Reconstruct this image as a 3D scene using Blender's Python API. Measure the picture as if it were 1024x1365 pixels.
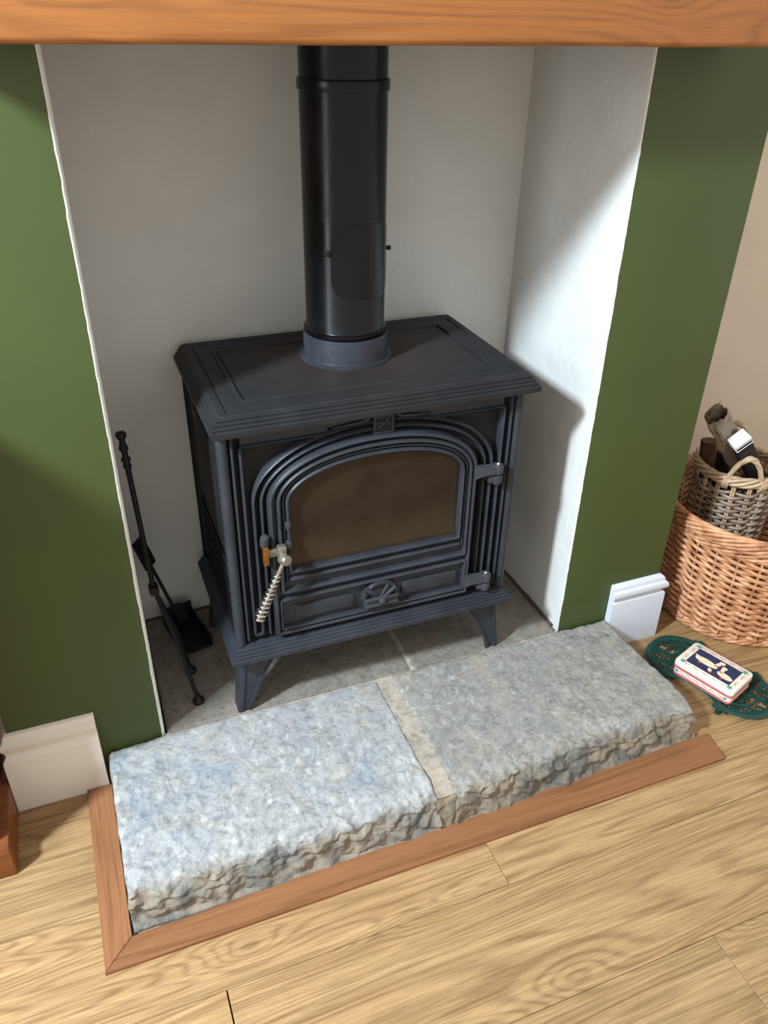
import bpy, bmesh, math, random
from mathutils import Vector, Matrix, noise, Euler

# ------------------------------------------------------------------ camera, world, light, exposure
sc = bpy.context.scene
for o in list(bpy.data.objects):
    bpy.data.objects.remove(o)
COL = sc.collection
PI = math.pi

cam_d = bpy.data.cameras.new('camera')
cam = bpy.data.objects.new('camera', cam_d); COL.objects.link(cam)
R_ = Vector((0.93055512, -0.3657415, 0.01732994))
U_ = Vector((0.18031384, 0.4989373, 0.8476724))
F_ = Vector((0.31867553, 0.78568106, -0.53023691))
m = Matrix((R_, U_, -F_)).transposed().to_4x4()
m.translation = Vector((-0.0273, -1.2591, 1.383))
cam.matrix_world = m
cam_d.sensor_fit = 'HORIZONTAL'; cam_d.sensor_width = 36.0
cam_d.lens = 1073.7 / 1024 * 36.0
cam_d.clip_start = 0.02
sc.camera = cam

w = bpy.data.worlds.new('room_light'); sc.world = w; w.use_nodes = True
wn = w.node_tree.nodes['Background']
wn.inputs['Color'].default_value = (1.0, 0.955, 0.90, 1); wn.inputs['Strength'].default_value = 1.0

def area(name, loc, target, sx, sy, power, col):
    d = bpy.data.lights.new(name, 'AREA'); d.shape = 'RECTANGLE'; d.size = sx; d.size_y = sy
    d.energy = power; d.color = col
    o = bpy.data.objects.new(name, d); COL.objects.link(o); o.location = loc
    o.rotation_euler = (Vector(target) - Vector(loc)).to_track_quat('-Z', 'Y').to_euler()
    return o
area('window_daylight', (-1.55, -0.90, 2.32), (0.45, 0, 0.5), 0.22, 0.28, 174, (0.75, 0.885, 1.0))
area('window_side_fill', (-1.75, -0.75, 1.45), (0.6, 0.1, 0.7), 0.5, 0.6, 13, (0.84, 0.93, 1.0))  # soft fill added on the window side to lift the right recess wall

sc.view_settings.view_transform = 'Standard'; sc.view_settings.look = 'None'
sc.view_settings.gamma = 1.0; sc.view_settings.use_curve_mapping = False
sc.view_settings.exposure = 0.0

# ------------------------------------------------------------------ materials
MAT = {}
def s2l(c):
    return tuple((x/255/12.92) if x/255 <= 0.04045 else ((x/255+0.055)/1.055)**2.4 for x in c) + (1,)
class NT:
    def __init__(s, name):
        s.m = bpy.data.materials.new(name); s.m.use_nodes = True; s.t = s.m.node_tree
        s.b = s.t.nodes['Principled BSDF']; MAT[name] = s.m
    def n(s, typ, **kw):
        nd = s.t.nodes.new(typ)
        for k, v in kw.items():
            if k in nd.inputs.keys(): nd.inputs[k].default_value = v
            else: setattr(nd, k, v)
        return nd
    def l(s, a, b): s.t.links.new(a, b)
    def math(s, op, a, b=None, c=None):
        nd = s.t.nodes.new('ShaderNodeMath'); nd.operation = op
        for i, x in enumerate((a, b, c)):
            if x is None: continue
            if isinstance(x, (int, float)): nd.inputs[i].default_value = x
            else: s.l(x, nd.inputs[i])
        return nd.outputs[0]
    def coord(s, scale=(1, 1, 1), rnd=0.0, rot=(0, 0, 0)):
        tc = s.n('ShaderNodeTexCoord'); mp = s.n('ShaderNodeMapping')
        mp.inputs['Scale'].default_value = scale; mp.inputs['Rotation'].default_value = rot
        src = tc.outputs['Object']
        if rnd:
            oi = s.n('ShaderNodeObjectInfo'); ad = s.n('ShaderNodeVectorMath', operation='ADD')
            ml = s.math('MULTIPLY', oi.outputs['Random'], rnd)
            s.l(src, ad.inputs[0]); s.l(ml, ad.inputs[1]); src = ad.outputs[0]
        s.l(src, mp.inputs['Vector']); return mp.outputs[0]
    def noise(s, vec, scale, detail=3.0, rough=0.5, dist=0.0):
        nd = s.n('ShaderNodeTexNoise'); nd.inputs['Scale'].default_value = scale
        nd.inputs['Detail'].default_value = detail; nd.inputs['Roughness'].default_value = rough
        nd.inputs['Distortion'].default_value = dist
        if vec is not None: s.l(vec, nd.inputs['Vector'])
        return nd.outputs['Fac']
    def ramp(s, fac, stops):
        nd = s.n('ShaderNodeValToRGB'); e = nd.color_ramp.elements
        while len(e) < len(stops): e.new(0.5)
        for i, (p, c) in enumerate(stops):
            e[i].position = p; e[i].color = c if len(c) == 4 else tuple(c) + (1,)
        s.l(fac, nd.inputs['Fac']); return nd.outputs['Color']
    def mix(s, fac, a, b, mode='MIX'):
        nd = s.n('ShaderNodeMix', data_type='RGBA', blend_type=mode)
        if isinstance(fac, (int, float)): nd.inputs[0].default_value = fac
        else: s.l(fac, nd.inputs[0])
        for i, x in ((6, a), (7, b)):
            if isinstance(x, tuple): nd.inputs[i].default_value = x
            else: s.l(x, nd.inputs[i])
        return nd.outputs[2]
    def bump(s, h, strength=0.3, dist=0.002, prev=None):
        nd = s.n('ShaderNodeBump'); nd.inputs['Strength'].default_value = strength
        nd.inputs['Distance'].default_value = dist; s.l(h, nd.inputs['Height'])
        if prev is not None: s.l(prev, nd.inputs['Normal'])
        return nd.outputs[0]
    def out(s, color=None, rough=0.5, normal=None, metallic=0.0, spec=0.5, coat=0.0):
        if color is not None:
            if isinstance(color, tuple): s.b.inputs['Base Color'].default_value = color
            else: s.l(color, s.b.inputs['Base Color'])
        if isinstance(rough, (int, float)): s.b.inputs['Roughness'].default_value = rough
        else: s.l(rough, s.b.inputs['Roughness'])
        if normal is not None: s.l(normal, s.b.inputs['Normal'])
        s.b.inputs['Metallic'].default_value = metallic
        s.b.inputs['Specular IOR Level'].default_value = spec
        s.b.inputs['Coat Weight'].default_value = coat
        return s.m

def paint(name, col, var=0.06, bs=0.25, rough=0.6, nscale=6, bdist=0.003):
    t = NT(name); v = t.coord()
    n1 = t.noise(v, nscale, 4, 0.6); n2 = t.noise(v, 45, 4, 0.6)
    c = s2l(col); d = tuple(x*(1-var*2.5) for x in c[:3]) + (1,)
    col_ = t.ramp(n1, [(0.3, d), (0.7, c)])
    b = t.bump(n1, bs*0.8, bdist*2.5); b = t.bump(n2, bs, bdist*0.35, b)
    return t.out(col_, rough, b, spec=0.35)
paint('green_paint', (64, 76, 37), 0.03, 0.15, 0.5)
paint('white_plaster', (209, 209, 205), 0.03, 0.8, 0.75, 9)
paint('beige_paint', (212, 196, 176), 0.03, 0.1, 0.7)
paint('white_gloss', (206, 211, 218), 0.02, 0.1, 0.3)
paint('cream_gloss', (222, 214, 200), 0.02, 0.1, 0.35)
paint('dark_floor', (60, 45, 30), 0.05, 0.1, 0.8)

def wood(name, light, mid, dark, rings=26.0, lscale=0.9, cross=7.0, axis='X', rough=0.42, rnd=37.0, knots=True, fib=0.55, pores=1.0, tone=0.22, sharp=2.4, band=0.75):
    t = NT(name)
    if axis == 'X': v = t.coord((lscale, cross, cross), rnd); vf = t.coord((5, 130, 130), rnd); vk = t.coord((1.0, 2.6, 2.6), rnd)
    else: v = t.coord((cross, lscale, cross), rnd); vf = t.coord((130, 5, 130), rnd); vk = t.coord((2.6, 1.0, 2.6), rnd)
    n1 = t.noise(v, 1.0, 2.5, 0.42, 0.6)
    h = n1
    if knots:
        vo = t.n('ShaderNodeTexVoronoi'); vo.inputs['Scale'].default_value = 2.3; t.l(vk, vo.inputs['Vector'])
        k = t.math('POWER', t.math('SUBTRACT', 1.0, t.math('MINIMUM', vo.outputs['Distance'], 1.0)), 9.0)
        h = t.math('ADD', n1, t.math('MULTIPLY', k, 0.30))
    sn = t.math('SINE', t.math('MULTIPLY', h, rings*2*PI/2.2))
    sn = t.math('POWER', t.math('MULTIPLY_ADD', sn, 0.5, 0.5), sharp)
    fz = lambda a, b_: tuple((a, b_, b_)) if axis == 'X' else tuple((b_, a, b_))
    s1 = t.ramp(t.noise(t.coord(fz(2.6, 75), rnd), 1.0, 5, 0.75, 0.4), [(0.40, (0, 0, 0)), (0.62, (1, 1, 1))])
    s2 = t.ramp(t.noise(t.coord(fz(9, 330), rnd), 1.0, 3, 0.7), [(0.40, (0, 0, 0)), (0.60, (1, 1, 1))])
    f = t.math('MULTIPLY_ADD', s1, 0.6, t.math('MULTIPLY', s2, 0.4))
    lines = t.math('MULTIPLY', sn, t.math('MULTIPLY_ADD', s1, 0.75, 0.25))
    c = t.mix(t.math('MULTIPLY', lines, band), s2l(light), s2l(dark))
    c = t.mix(t.math('MULTIPLY', s1, fib*0.7), c, s2l(mid))
    c = t.mix(t.math('MULTIPLY', s2, fib*0.45), c, s2l(dark))
    big = t.noise(v, 0.7, 2)
    c = t.mix(t.math('MULTIPLY', big, 0.3), c, s2l(mid))
    if knots:
        kk = t.math('POWER', t.math('SUBTRACT', 1.0, t.math('MINIMUM', vo.outputs['Distance'], 1.0)), 26.0)
        kk = t.math('MULTIPLY', kk, t.math('MULTIPLY_ADD', s1, 0.7, 0.5))
        c = t.mix(t.math('MINIMUM', t.math('MULTIPLY', kk, 1.6), 0.8), c, s2l(tuple(x*0.55 for x in dark)))
    if rnd:
        oi = t.n('ShaderNodeObjectInfo')
        val = t.math('MULTIPLY_ADD', oi.outputs['Random'], tone, 1-tone/2)
        hs = t.n('ShaderNodeHueSaturation'); t.l(c, hs.inputs['Color']); t.l(val, hs.inputs['Value']); c = hs.outputs[0]
    b = t.bump(f, 0.12, 0.0006)
    return t.out(c, rough, b, spec=0.4)
wood('oak_floor', (190, 156, 110), (148, 113, 74), (96, 68, 42), rings=64, lscale=0.62, cross=7.0, tone=0.36, fib=0.85, band=0.85)
wood('oak_beam', (164, 104, 52), (134, 80, 38), (92, 50, 22), rings=34, band=0.5, lscale=1.1, cross=8, fib=0.35, rnd=0)
wood('oak_trim', (152, 104, 68), (124, 80, 50), (88, 54, 34), rings=16, cross=16, fib=0.6, knots=False, rnd=11)
wood('oak_trim_y', (152, 104, 68), (124, 80, 50), (88, 54, 34), rings=16, cross=16, fib=0.6, knots=False, rnd=11, axis='Y')
wood('cabinet_wood', (140, 80, 42), (116, 62, 30), (80, 42, 20), rings=12, cross=9, fib=0.5, knots=False, rnd=0)

def iron(name, col, rough, bs=0.35, dust=None):
    t = NT(name); v = t.coord()
    n = t.noise(v, 380, 3, 0.6); n2 = t.noise(v, 14, 4, 0.6)
    c = t.ramp(n2, [(0.3, s2l(col)), (0.75, s2l(tuple(min(255, x*1.22+3) for x in col)))])
    if dust:
        sep = t.n('ShaderNodeSeparateXYZ'); t.l(v, sep.inputs[0])
        dx = t.math('SUBTRACT', sep.outputs[0], 0.0); dy = t.math('SUBTRACT', sep.outputs[1], 0.0)
        r = t.math('SQRT', t.math('ADD', t.math('MULTIPLY', dx, dx), t.math('MULTIPLY', dy, dy)))
        k = t.math('MULTIPLY_ADD', r, -4.5, 1.15)
        k = t.math('MULTIPLY', t.math('MAXIMUM', k, 0.0), t.noise(v, 22, 5, 0.7))
        c = t.mix(t.math('MINIMUM', k, 0.85), c, s2l(dust))
    b = t.bump(n, bs, 0.0006)
    rr = t.ramp(n2, [(0.3, (rough-0.07,)*3), (0.7, (rough+0.08,)*3)])
    return t.out(c, rr, b, spec=0.28 if name == 'cast_iron' else 0.22)
iron('cast_iron', (40, 43, 48), 0.42, 0.35)
iron('cast_iron_top', (32, 33, 35), 0.5, 0.3, (70, 52, 44))
iron('side_iron', (22, 22, 23), 0.6)
iron('forged_iron', (20, 19, 18), 0.45)
iron('flue_enamel', (9, 9, 10), 0.26, 0.04)
iron('hinge_iron', (52, 54, 58), 0.42)
iron('green_iron', (22, 56, 50), 0.36, 0.3)
def simple(name, col, rough=0.5, metallic=0.0, var=0.1, ns=60, spec=0.5, coat=0.0):
    t = NT(name); v = t.coord(); n = t.noise(v, ns, 3)
    c = s2l(col); c2 = tuple(x*(1-var) for x in c[:3]) + (1,)
    return t.out(t.ramp(n, [(0.35, c2), (0.65, c)]), rough, t.bump(n, 0.1, 0.0005), metallic, spec, coat)
simple('steel', (200, 196, 186), 0.28, 1.0)
simple('worn_steel', (150, 145, 132), 0.45, 0.8)
simple('copper_plate', (176, 120, 66), 0.4, 0.85, 0.5, 250)
simple('screw_steel', (190, 190, 192), 0.3, 1.0)
simple('fire_brick', (60, 48, 36), 0.9)
simple('tin_cream', (236, 226, 206), 0.3, coat=0.3)
simple('tin_pink', (206, 112, 116), 0.3, coat=0.3, var=0.25, ns=300)
simple('tin_navy', (38, 54, 92), 0.3, coat=0.3, var=0.35, ns=120)
simple('tin_teal', (70, 150, 140), 0.3, coat=0.3)
simple('goose_white', (236, 222, 190), 0.35, coat=0.3, var=0.15, ns=150)
simple('goose_beak', (200, 90, 90), 0.35, coat=0.3)
simple('black_card', (22, 24, 28), 0.5)
simple('white_band', (225, 225, 225), 0.35)
simple('kraft_paper', (146, 132, 112), 0.5, var=0.4, ns=50)
simple('bark', (92, 60, 40), 0.85, var=0.5, ns=80)
simple('bead_white', (226, 220, 206), 0.6)
simple('soot', (34, 28, 24), 0.9)
simple('red_card', (170, 70, 55), 0.6)

t = NT('sooty_glass'); v = t.coord()
n = t.noise(v, 9, 4, 0.6, 0.6); n2 = t.noise(t.coord((16, 16, 6)), 1.6, 3, 0.6)
sep = t.n('ShaderNodeSeparateXYZ'); t.l(v, sep.inputs[0])
c = t.ramp(n, [(0.25, s2l((28, 22, 17))), (0.75, s2l((46, 37, 29)))])
lo = t.math('MINIMUM', t.math('MAXIMUM', t.math('MULTIPLY_ADD', sep.outputs[2], -13.0, 1.1), 0.0), 1.0)
c = t.mix(t.math('MULTIPLY', lo, t.math('MULTIPLY', n2, 0.75)), c, s2l((72, 60, 44)))
sp = t.noise(t.coord(), 130, 2, 0.5); spk = t.ramp(sp, [(0.74, (0, 0, 0)), (0.78, (1, 1, 1))])
c = t.mix(t.math('MULTIPLY', spk, 0.35), c, s2l((110, 92, 66)))
t.out(c, 0.22, None, spec=0.35)

def wicker(name, cols, rnd=True):
    t = NT(name); v = t.coord()
    n = t.noise(v, 26, 2, 0.6); n2 = t.noise(v, 150, 2)
    c = t.ramp(n, [(0.25, s2l(cols[0])), (0.5, s2l(cols[1])), (0.75, s2l(cols[2]))])
    c = t.mix(t.math('MULTIPLY', n2, 0.35), c, s2l(cols[0]))
    return t.out(c, 0.45, t.bump(n2, 0.3, 0.0006), spec=0.4)
wicker('willow', ((132, 80, 52), (202, 144, 102), (230, 186, 144)))
wicker('grey_willow', ((100, 82, 70), (150, 132, 116), (186, 168, 152)))
wicker('pale_willow', ((150, 122, 92), (190, 164, 132), (206, 184, 152)))

def stone(name, base, blue, ochre, blue_amt, mark_amt, dark=0.0, flakes=9.0):
    t = NT(name); v = t.coord()
    n1 = t.noise(v, 5.5, 6, 0.65, 0.4); n2 = t.noise(v, 26, 6, 0.7, 0.3); n3 = t.noise(v, 130, 5, 0.7)
    nb = t.noise(t.coord((1, 1, 1), rot=(0.4, 0.2, 1.1)), 9, 3, 0.6, 0.8)
    b_ = s2l(base); bd = tuple(x*0.48 for x in b_[:3]) + (1,); bl = tuple(min(1, x*1.30) for x in b_[:3]) + (1,)
    nm = t.noise(v, 60, 4, 0.75)
    mixn = t.math('MULTIPLY_ADD', nm, 0.72, t.math('MULTIPLY', n2, 0.28))
    c = t.ramp(mixn, [(0.32, bd), (0.5, b_), (0.68, bl)])
    # flake terraces: laminated sandstone breaks in thin steps
    st = t.math('MULTIPLY', n1, flakes); stf = t.math('SUBTRACT', st, t.math('FLOOR', st))
    stair = t.math('ADD', t.math('FLOOR', st), t.math('MINIMUM', t.math('MULTIPLY', stf, 9.0), 1.0))
    edge_ = t.ramp(stf, [(0.0, (1, 1, 1)), (0.05, (0.8,)*3), (0.09, (0, 0, 0))])
    c = t.mix(t.math('MULTIPLY', edge_, t.math('MULTIPLY', nm, 0.55 if flakes > 5 else 0.12)), c, s2l((206, 202, 190)))
    fb = t.ramp(nb, [(0.52, (0, 0, 0)), (0.68, (blue_amt,)*3)])
    c = t.mix(fb, c, s2l(blue))
    no = t.noise(t.coord((1, 1, 1), rot=(0.1, 0.9, 0.3)), 11, 4, 0.7, 0.6)
    fo = t.ramp(no, [(0.56, (0, 0, 0)), (0.72, (0.55,)*3)])
    c = t.mix(fo, c, s2l(ochre))
    pit = t.noise(t.coord((1, 1, 1), rot=(0.7, 0.3, 0.2)), 34, 5, 0.7, 1.2)
    pf = t.ramp(pit, [(0.60, (0, 0, 0)), (0.70, (1, 1, 1))])
    pm = t.ramp(n1, [(0.45, (0, 0, 0)), (0.60, (1, 1, 1))])
    c = t.mix(t.math('MULTIPLY', t.math('MULTIPLY', pf, pm), 0.65), c, s2l((84, 84, 84)))
    # fine grain
    g = t.ramp(n3, [(0.35, (0.0,)*3), (0.7, (1,)*3)])
    c = t.mix(t.math('MULTIPLY', g, 0.22), c, bl)
    # dark cracks
    nc = t.noise(v, 14, 5, 0.6, 1.6)
    cr = t.math('ABSOLUTE', t.math('SUBTRACT', nc, 0.5))
    crr = t.ramp(cr, [(0.0, (1, 1, 1)), (0.012, (0, 0, 0))])
    c = t.mix(t.math('MULTIPLY', crr, 0.55), c, bd)
    # pale pick marks left by dressing the stone (little square-ended bruises)
    if mark_amt > 0:
        vo = t.n('ShaderNodeTexVoronoi'); vo.distance = 'CHEBYCHEV'; vo.inputs['Scale'].default_value = 58
        vo.inputs['Randomness'].default_value = 0.9
        wv = t.n('ShaderNodeMapping'); wv.inputs['Rotation'].default_value = (0, 0, 0.25); wv.inputs['Scale'].default_value = (1.0, 0.7, 1.0)
        dn = t.n('ShaderNodeTexNoise'); dn.inputs['Scale'].default_value = 30; t.l(v, dn.inputs['Vector']); dm = t.n('ShaderNodeVectorMath', operation='MULTIPLY_ADD'); t.l(dn.outputs['Color'], dm.inputs[0]); dm.inputs[1].default_value = (0.02, 0.02, 0.02); t.l(v, dm.inputs[2]); t.l(dm.outputs[0], wv.inputs['Vector']); t.l(wv.outputs[0], vo.inputs['Vector'])
        m1 = t.ramp(vo.outputs['Distance'], [(0.22, (1, 1, 1)), (0.42, (0, 0, 0))])
        sc_ = t.n('ShaderNodeSeparateColor'); t.l(vo.outputs['Color'], sc_.inputs[0])
        m2 = t.ramp(sc_.outputs[0], [(0.60, (0, 0, 0)), (0.62, (1, 1, 1))])
        m3 = t.ramp(n1, [(0.42, (0, 0, 0)), (0.56, (1, 1, 1))])
        mm = t.math('MULTIPLY', t.math('MULTIPLY', m1, m2), m3)
        mm = t.math('MULTIPLY', mm, t.math('MULTIPLY_ADD', n3, 2.2, -0.6))
        c = t.mix(t.math('MULTIPLY', mm, mark_amt), c, s2l((222, 222, 218)))
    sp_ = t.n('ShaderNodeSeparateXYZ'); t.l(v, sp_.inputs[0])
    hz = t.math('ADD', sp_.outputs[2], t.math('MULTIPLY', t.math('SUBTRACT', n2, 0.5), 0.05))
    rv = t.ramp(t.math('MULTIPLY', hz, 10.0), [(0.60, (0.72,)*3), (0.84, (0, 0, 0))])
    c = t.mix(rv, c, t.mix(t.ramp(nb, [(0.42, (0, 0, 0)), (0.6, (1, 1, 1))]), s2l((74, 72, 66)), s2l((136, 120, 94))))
    if dark:
        c = t.mix(dark, c, s2l((66, 54, 44)))
    bm = t.bump(stair, 0.45, 0.0014); bm = t.bump(nm, 0.35, 0.0013, bm); bm = t.bump(n3, 0.5, 0.001, bm)
    bm = t.bump(t.math('MULTIPLY', crr, -1.0), 0.35, 0.001, bm)
    return t.out(c, 0.75, bm, spec=0.3)
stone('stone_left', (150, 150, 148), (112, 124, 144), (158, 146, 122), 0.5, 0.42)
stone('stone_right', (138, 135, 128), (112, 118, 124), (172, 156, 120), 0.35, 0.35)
stone('stone_back', (124, 117, 107), (104, 102, 100), (144, 118, 94), 0.3, 0.0, flakes=4.0)
stone('mortar', (160, 150, 136), (140, 134, 126), (166, 144, 122), 0.2, 0.0, flakes=3.0)

simple('mortar_dark', (78, 70, 62), 0.9, var=0.4, ns=60)
# ------------------------------------------------------------------ mesh helpers
class MB:
    def __init__(s): s.v = []; s.f = []; s.mi = []; s.cur = 0
    def add(s, vs, fs):
        o = len(s.v); s.v += [Vector(x) for x in vs]; s.f += [tuple(i+o for i in f) for f in fs]; s.mi += [s.cur]*len(fs)
        return s
    def box(s, x0, x1, y0, y1, z0, z1, bev=0.0, mat=None, seg=2):
        bm = bmesh.new()
        bmesh.ops.create_cube(bm, size=1.0)
        for v in bm.verts:
            v.co = Vector(((x0+x1)/2 + v.co.x*(x1-x0), (y0+y1)/2 + v.co.y*(y1-y0), (z0+z1)/2 + v.co.z*(z1-z0)))
        if bev > 0:
            bmesh.ops.bevel(bm, geom=list(bm.edges), offset=bev, segments=seg, profile=0.5, affect='EDGES')
        return s.frombm(bm, mat)
    def frombm(s, bm, mat=None):
        bm.verts.ensure_lookup_table(); bm.verts.index_update()
        vs = [(mat @ v.co) if mat else v.co.copy() for v in bm.verts]
        fs = [[v.index for v in f.verts] for f in bm.faces]
        bm.free(); return s.add(vs, fs)
    def tube(s, path, r, seg=8, closed=False, cap=True, flat=None, ref=None):
        """tube round a path; r number or list; flat=(a,b) elliptical half axes with b along ref"""
        P = [Vector(p) for p in path]; n = len(P); vs = []; fs = []
        prevn = None
        for i in range(n):
            if closed: tg = P[(i+1) % n] - P[i-1]
            else: tg = P[min(i+1, n-1)] - P[max(i-1, 0)]
            tg.normalize()
            if ref is not None: b = Vector(ref); b = (b - tg*b.dot(tg)).normalized(); a = tg.cross(b)
            else:
                if prevn is None:
                    a = tg.orthogonal().normalized()
                else:
                    a = (prevn - tg*prevn.dot(tg)).normalized()
                prevn = a; b = tg.cross(a)
            rr = r[i] if isinstance(r, (list, tuple)) else r
            ra, rb = (flat if flat else (rr, rr))
            for k in range(seg):
                an = 2*PI*k/seg
                vs.append(P[i] + a*math.cos(an)*ra + b*math.sin(an)*rb)
        m_ = n if closed else n-1
        for i in range(m_):
            j = (i+1) % n
            for k in range(seg):
                l = (k+1) % seg
                fs.append((i*seg+k, i*seg+l, j*seg+l, j*seg+k))
        if not closed and cap:
            fs.append(tuple(range(seg))[::-1]); fs.append(tuple((n-1)*seg+k for k in range(seg)))
        return s.add(vs, fs)
    def lathe(s, prof, seg=48, mat=None, a0=0.0, a1=2*PI, capb=True, capt=True):
        """prof: (r,z) list about z"""
        full = abs(a1-a0-2*PI) < 1e-6; n = len(prof); ns = seg if full else seg+1
        vs = []; fs = []
        for k in range(ns):
            a = a0 + (a1-a0)*k/seg
            for r, z in prof: vs.append(Vector((r*math.cos(a), r*math.sin(a), z)))
        for k in range(seg):
            k2 = (k+1) % ns
            for i in range(n-1): fs.append((k*n+i, k2*n+i, k2*n+i+1, k*n+i+1))
        if full and capb and prof[0][0] > 1e-6: fs.append(tuple(k*n for k in range(ns))[::-1])
        if full and capt and prof[-1][0] > 1e-6: fs.append(tuple(k*n+n-1 for k in range(ns)))
        if mat: vs = [mat @ v for v in vs]
        return s.add(vs, fs)
    def rings(s, rs, capb=True, capt=True):
        """stack of closed loops with same count"""
        n = len(rs[0]); vs = [Vector(p) for r in rs for p in r]; fs = []
        for i in range(len(rs)-1):
            for k in range(n):
                l = (k+1) % n; fs.append((i*n+k, i*n+l, (i+1)*n+l, (i+1)*n+k))
        if capb: fs.append(tuple(range(n))[::-1])
        if capt: fs.append(tuple((len(rs)-1)*n+k for k in range(n)))
        return s.add(vs, fs)
    def build(s, name, mats, parent=None, smooth=True, ang=35, origin=None, fixn=True):
        me = bpy.data.meshes.new(name)
        org = Vector(origin) if origin is not None else Vector((0, 0, 0))
        me.from_pydata([v - org for v in s.v], [], s.f)
        if not isinstance(mats, (list, tuple)): mats = [mats]
        for mm in mats: me.materials.append(MAT[mm])
        if len(mats) > 1:
            me.polygons.foreach_set('material_index', s.mi)
        if fixn:
            bm = bmesh.new(); bm.from_mesh(me); bmesh.ops.recalc_face_normals(bm, faces=bm.faces); bm.to_mesh(me); bm.free()
        if smooth:
            me.polygons.foreach_set('use_smooth', [True]*len(me.polygons))
            me.set_sharp_from_angle(angle=math.radians(ang))
        me.update()
        o = bpy.data.objects.new(name, me); COL.objects.link(o)
        if parent is not None:
            o.parent = parent
            o.location = org - world_loc(parent)
        else: o.location = org
        return o
def world_loc(o):
    l = Vector((0, 0, 0))
    while o is not None: l += o.location; o = o.parent
    return l
def thing(name, label, cat, loc=(0, 0, 0), group=None):
    o = bpy.data.objects.new(name, None); COL.objects.link(o); o.location = loc
    o.empty_display_size = 0.05
    o['label'] = label; o['category'] = cat
    if group: o['group'] = group
    return o
def tag(o, label, cat): o['label'] = label; o['category'] = cat; return o
def struct(o, label=None):
    o['kind'] = 'structure'
    if label: o['label'] = label
    return o

H = 0.0916; W = 0.9513; YB = 0.389; XP = 1.2322; XL = -0.285
rng = random.Random(4)

# ------------------------------------------------------------------ walls
def edge_wob(z, seed):
    return 0.0010*noise.noise(Vector((seed, 0, z*14))) + 0.0009*noise.noise(Vector((seed+5, 0, z*60)))
def pier(name, x0, x1, white_side, label):
    """chimney breast pier: green front, white plaster where it turns into the recess"""
    mb = MB(); zs = [i*0.0125 for i in range(0, 193)]
    n = len(zs)
    depth = 0.45
    cols = []                 # loop points for each z, same count
    for z in zs:
        st = 0.0012 if z < 0.165 else 0.0
        wob = edge_wob(z, 3.1 if white_side == 'R' else 9.7); w2 = edge_wob(z, 21.0 if white_side == 'R' else 33.0)
        if white_side == 'R':   # recess on the right of this pier (left pier)
            loop = [(x0, depth), (x0, 0), (x0+(x1-x0)*0.5, st), (x1-0.0065+w2*1.2, st), (x1-0.004+w2*1.2, st+0.0002), (x1-0.0005+wob*0.4, 0.003), (x1+wob*0.3, 0.008), (x1, YB)]
            mats = [0, 0, 0, 1, 1, 1, 1, 0]
        else:
            loop = [(x1, depth), (x1, 0), (x0+(x1-x0)*0.5, st), (x0+0.0025+w2*1.5, st), (x0+0.001+w2*1.0, st+0.0004), (x0-wob*0.4, 0.002), (x0, 0.008), (x0, YB)]
            mats = [0, 0, 0, 1, 1, 1, 1, 0]
        cols.append(loop)
    k = len(cols[0])
    vs = [(p[0], p[1], z) for z, loop in zip(zs, cols) for p in loop]
    fs = []; mi = []
    for i in range(n-1):
        for j in range(k):
            l = (j+1) % k
            fs.append((i*k+j, i*k+l, (i+1)*k+l, (i+1)*k+j)); mi.append(mats[j])
    mb.add(vs, fs); mb.mi = mi
    return struct(mb.build(name, ['green_paint', 'white_plaster'], None, ang=50), label)
pier('wall_left', XL, 0.0, 'R', 'green painted chimney breast pier left of the recess')
pier('wall_right', W, XP, 'L', 'green painted chimney breast pier right of the recess')
o = MB().box(-0.05, W+0.05, YB, YB+0.06, 0, 2.4).build('wall_back', 'white_plaster', smooth=False); struct(o)
mb = MB().box(-0.02, W+0.02, 0.0, YB+0.02, 1.47, 2.4)
struct(mb.build('wall_top', 'green_paint', smooth=False))
struct(MB().box(XP, 2.65, 0.43, 0.49, 0, 2.4).build('wall_alcove_right', 'beige_paint', smooth=False))
struct(MB().box(-1.5, XL, 0.43, 0.49, 0, 2.4).build('wall_alcove_left', 'beige_paint', smooth=False))

# ------------------------------------------------------------------ floor planks
fl = struct(MB().box(-1.5, 2.65, -2.4, 0.43, -0.05, -0.012).build('floor', 'dark_floor', smooth=False))
PW = 0.2148
joint = {0: 0.545, 1: 0.012, 2: 0.835}
row = 0
def plank(x0, x1, y0, y1):
    mb = MB(); mb.box(x0+0.0005, x1-0.0005, y0+0.0004, y1-0.0004, -0.012, 0.0, 0.0006, seg=1)
    c = ((x0+x1)/2, (y0+y1)/2, 0)
    return mb.build('plank', 'oak_floor', fl, smooth=False, origin=c)
for r in range(-4, 9):
    y1 = -0.2952 - (r)*PW; y0 = y1 - PW      # row 0 spans -0.51..-0.2952
    if y1 > 0.44: y1 = 0.43
    if y0 >= 0.42: continue
    j = joint.get(r, -1.2 + ((r*0.77) % 1.3))
    xs = [j]
    while xs[0] > -1.5: xs.insert(0, xs[0]-1.28)
    while xs[-1] < 2.65: xs.append(xs[-1]+1.28)
    for a, b in zip(xs[:-1], xs[1:]):
        a = max(a, -1.5); b = min(b, 2.65)
        if b-a > 0.02: 
            g = 0.0016 if (r == 1 and abs(a-0.012) < 1e-3) else 0.0
            plank(a+g, b, y0, y1)

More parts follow.
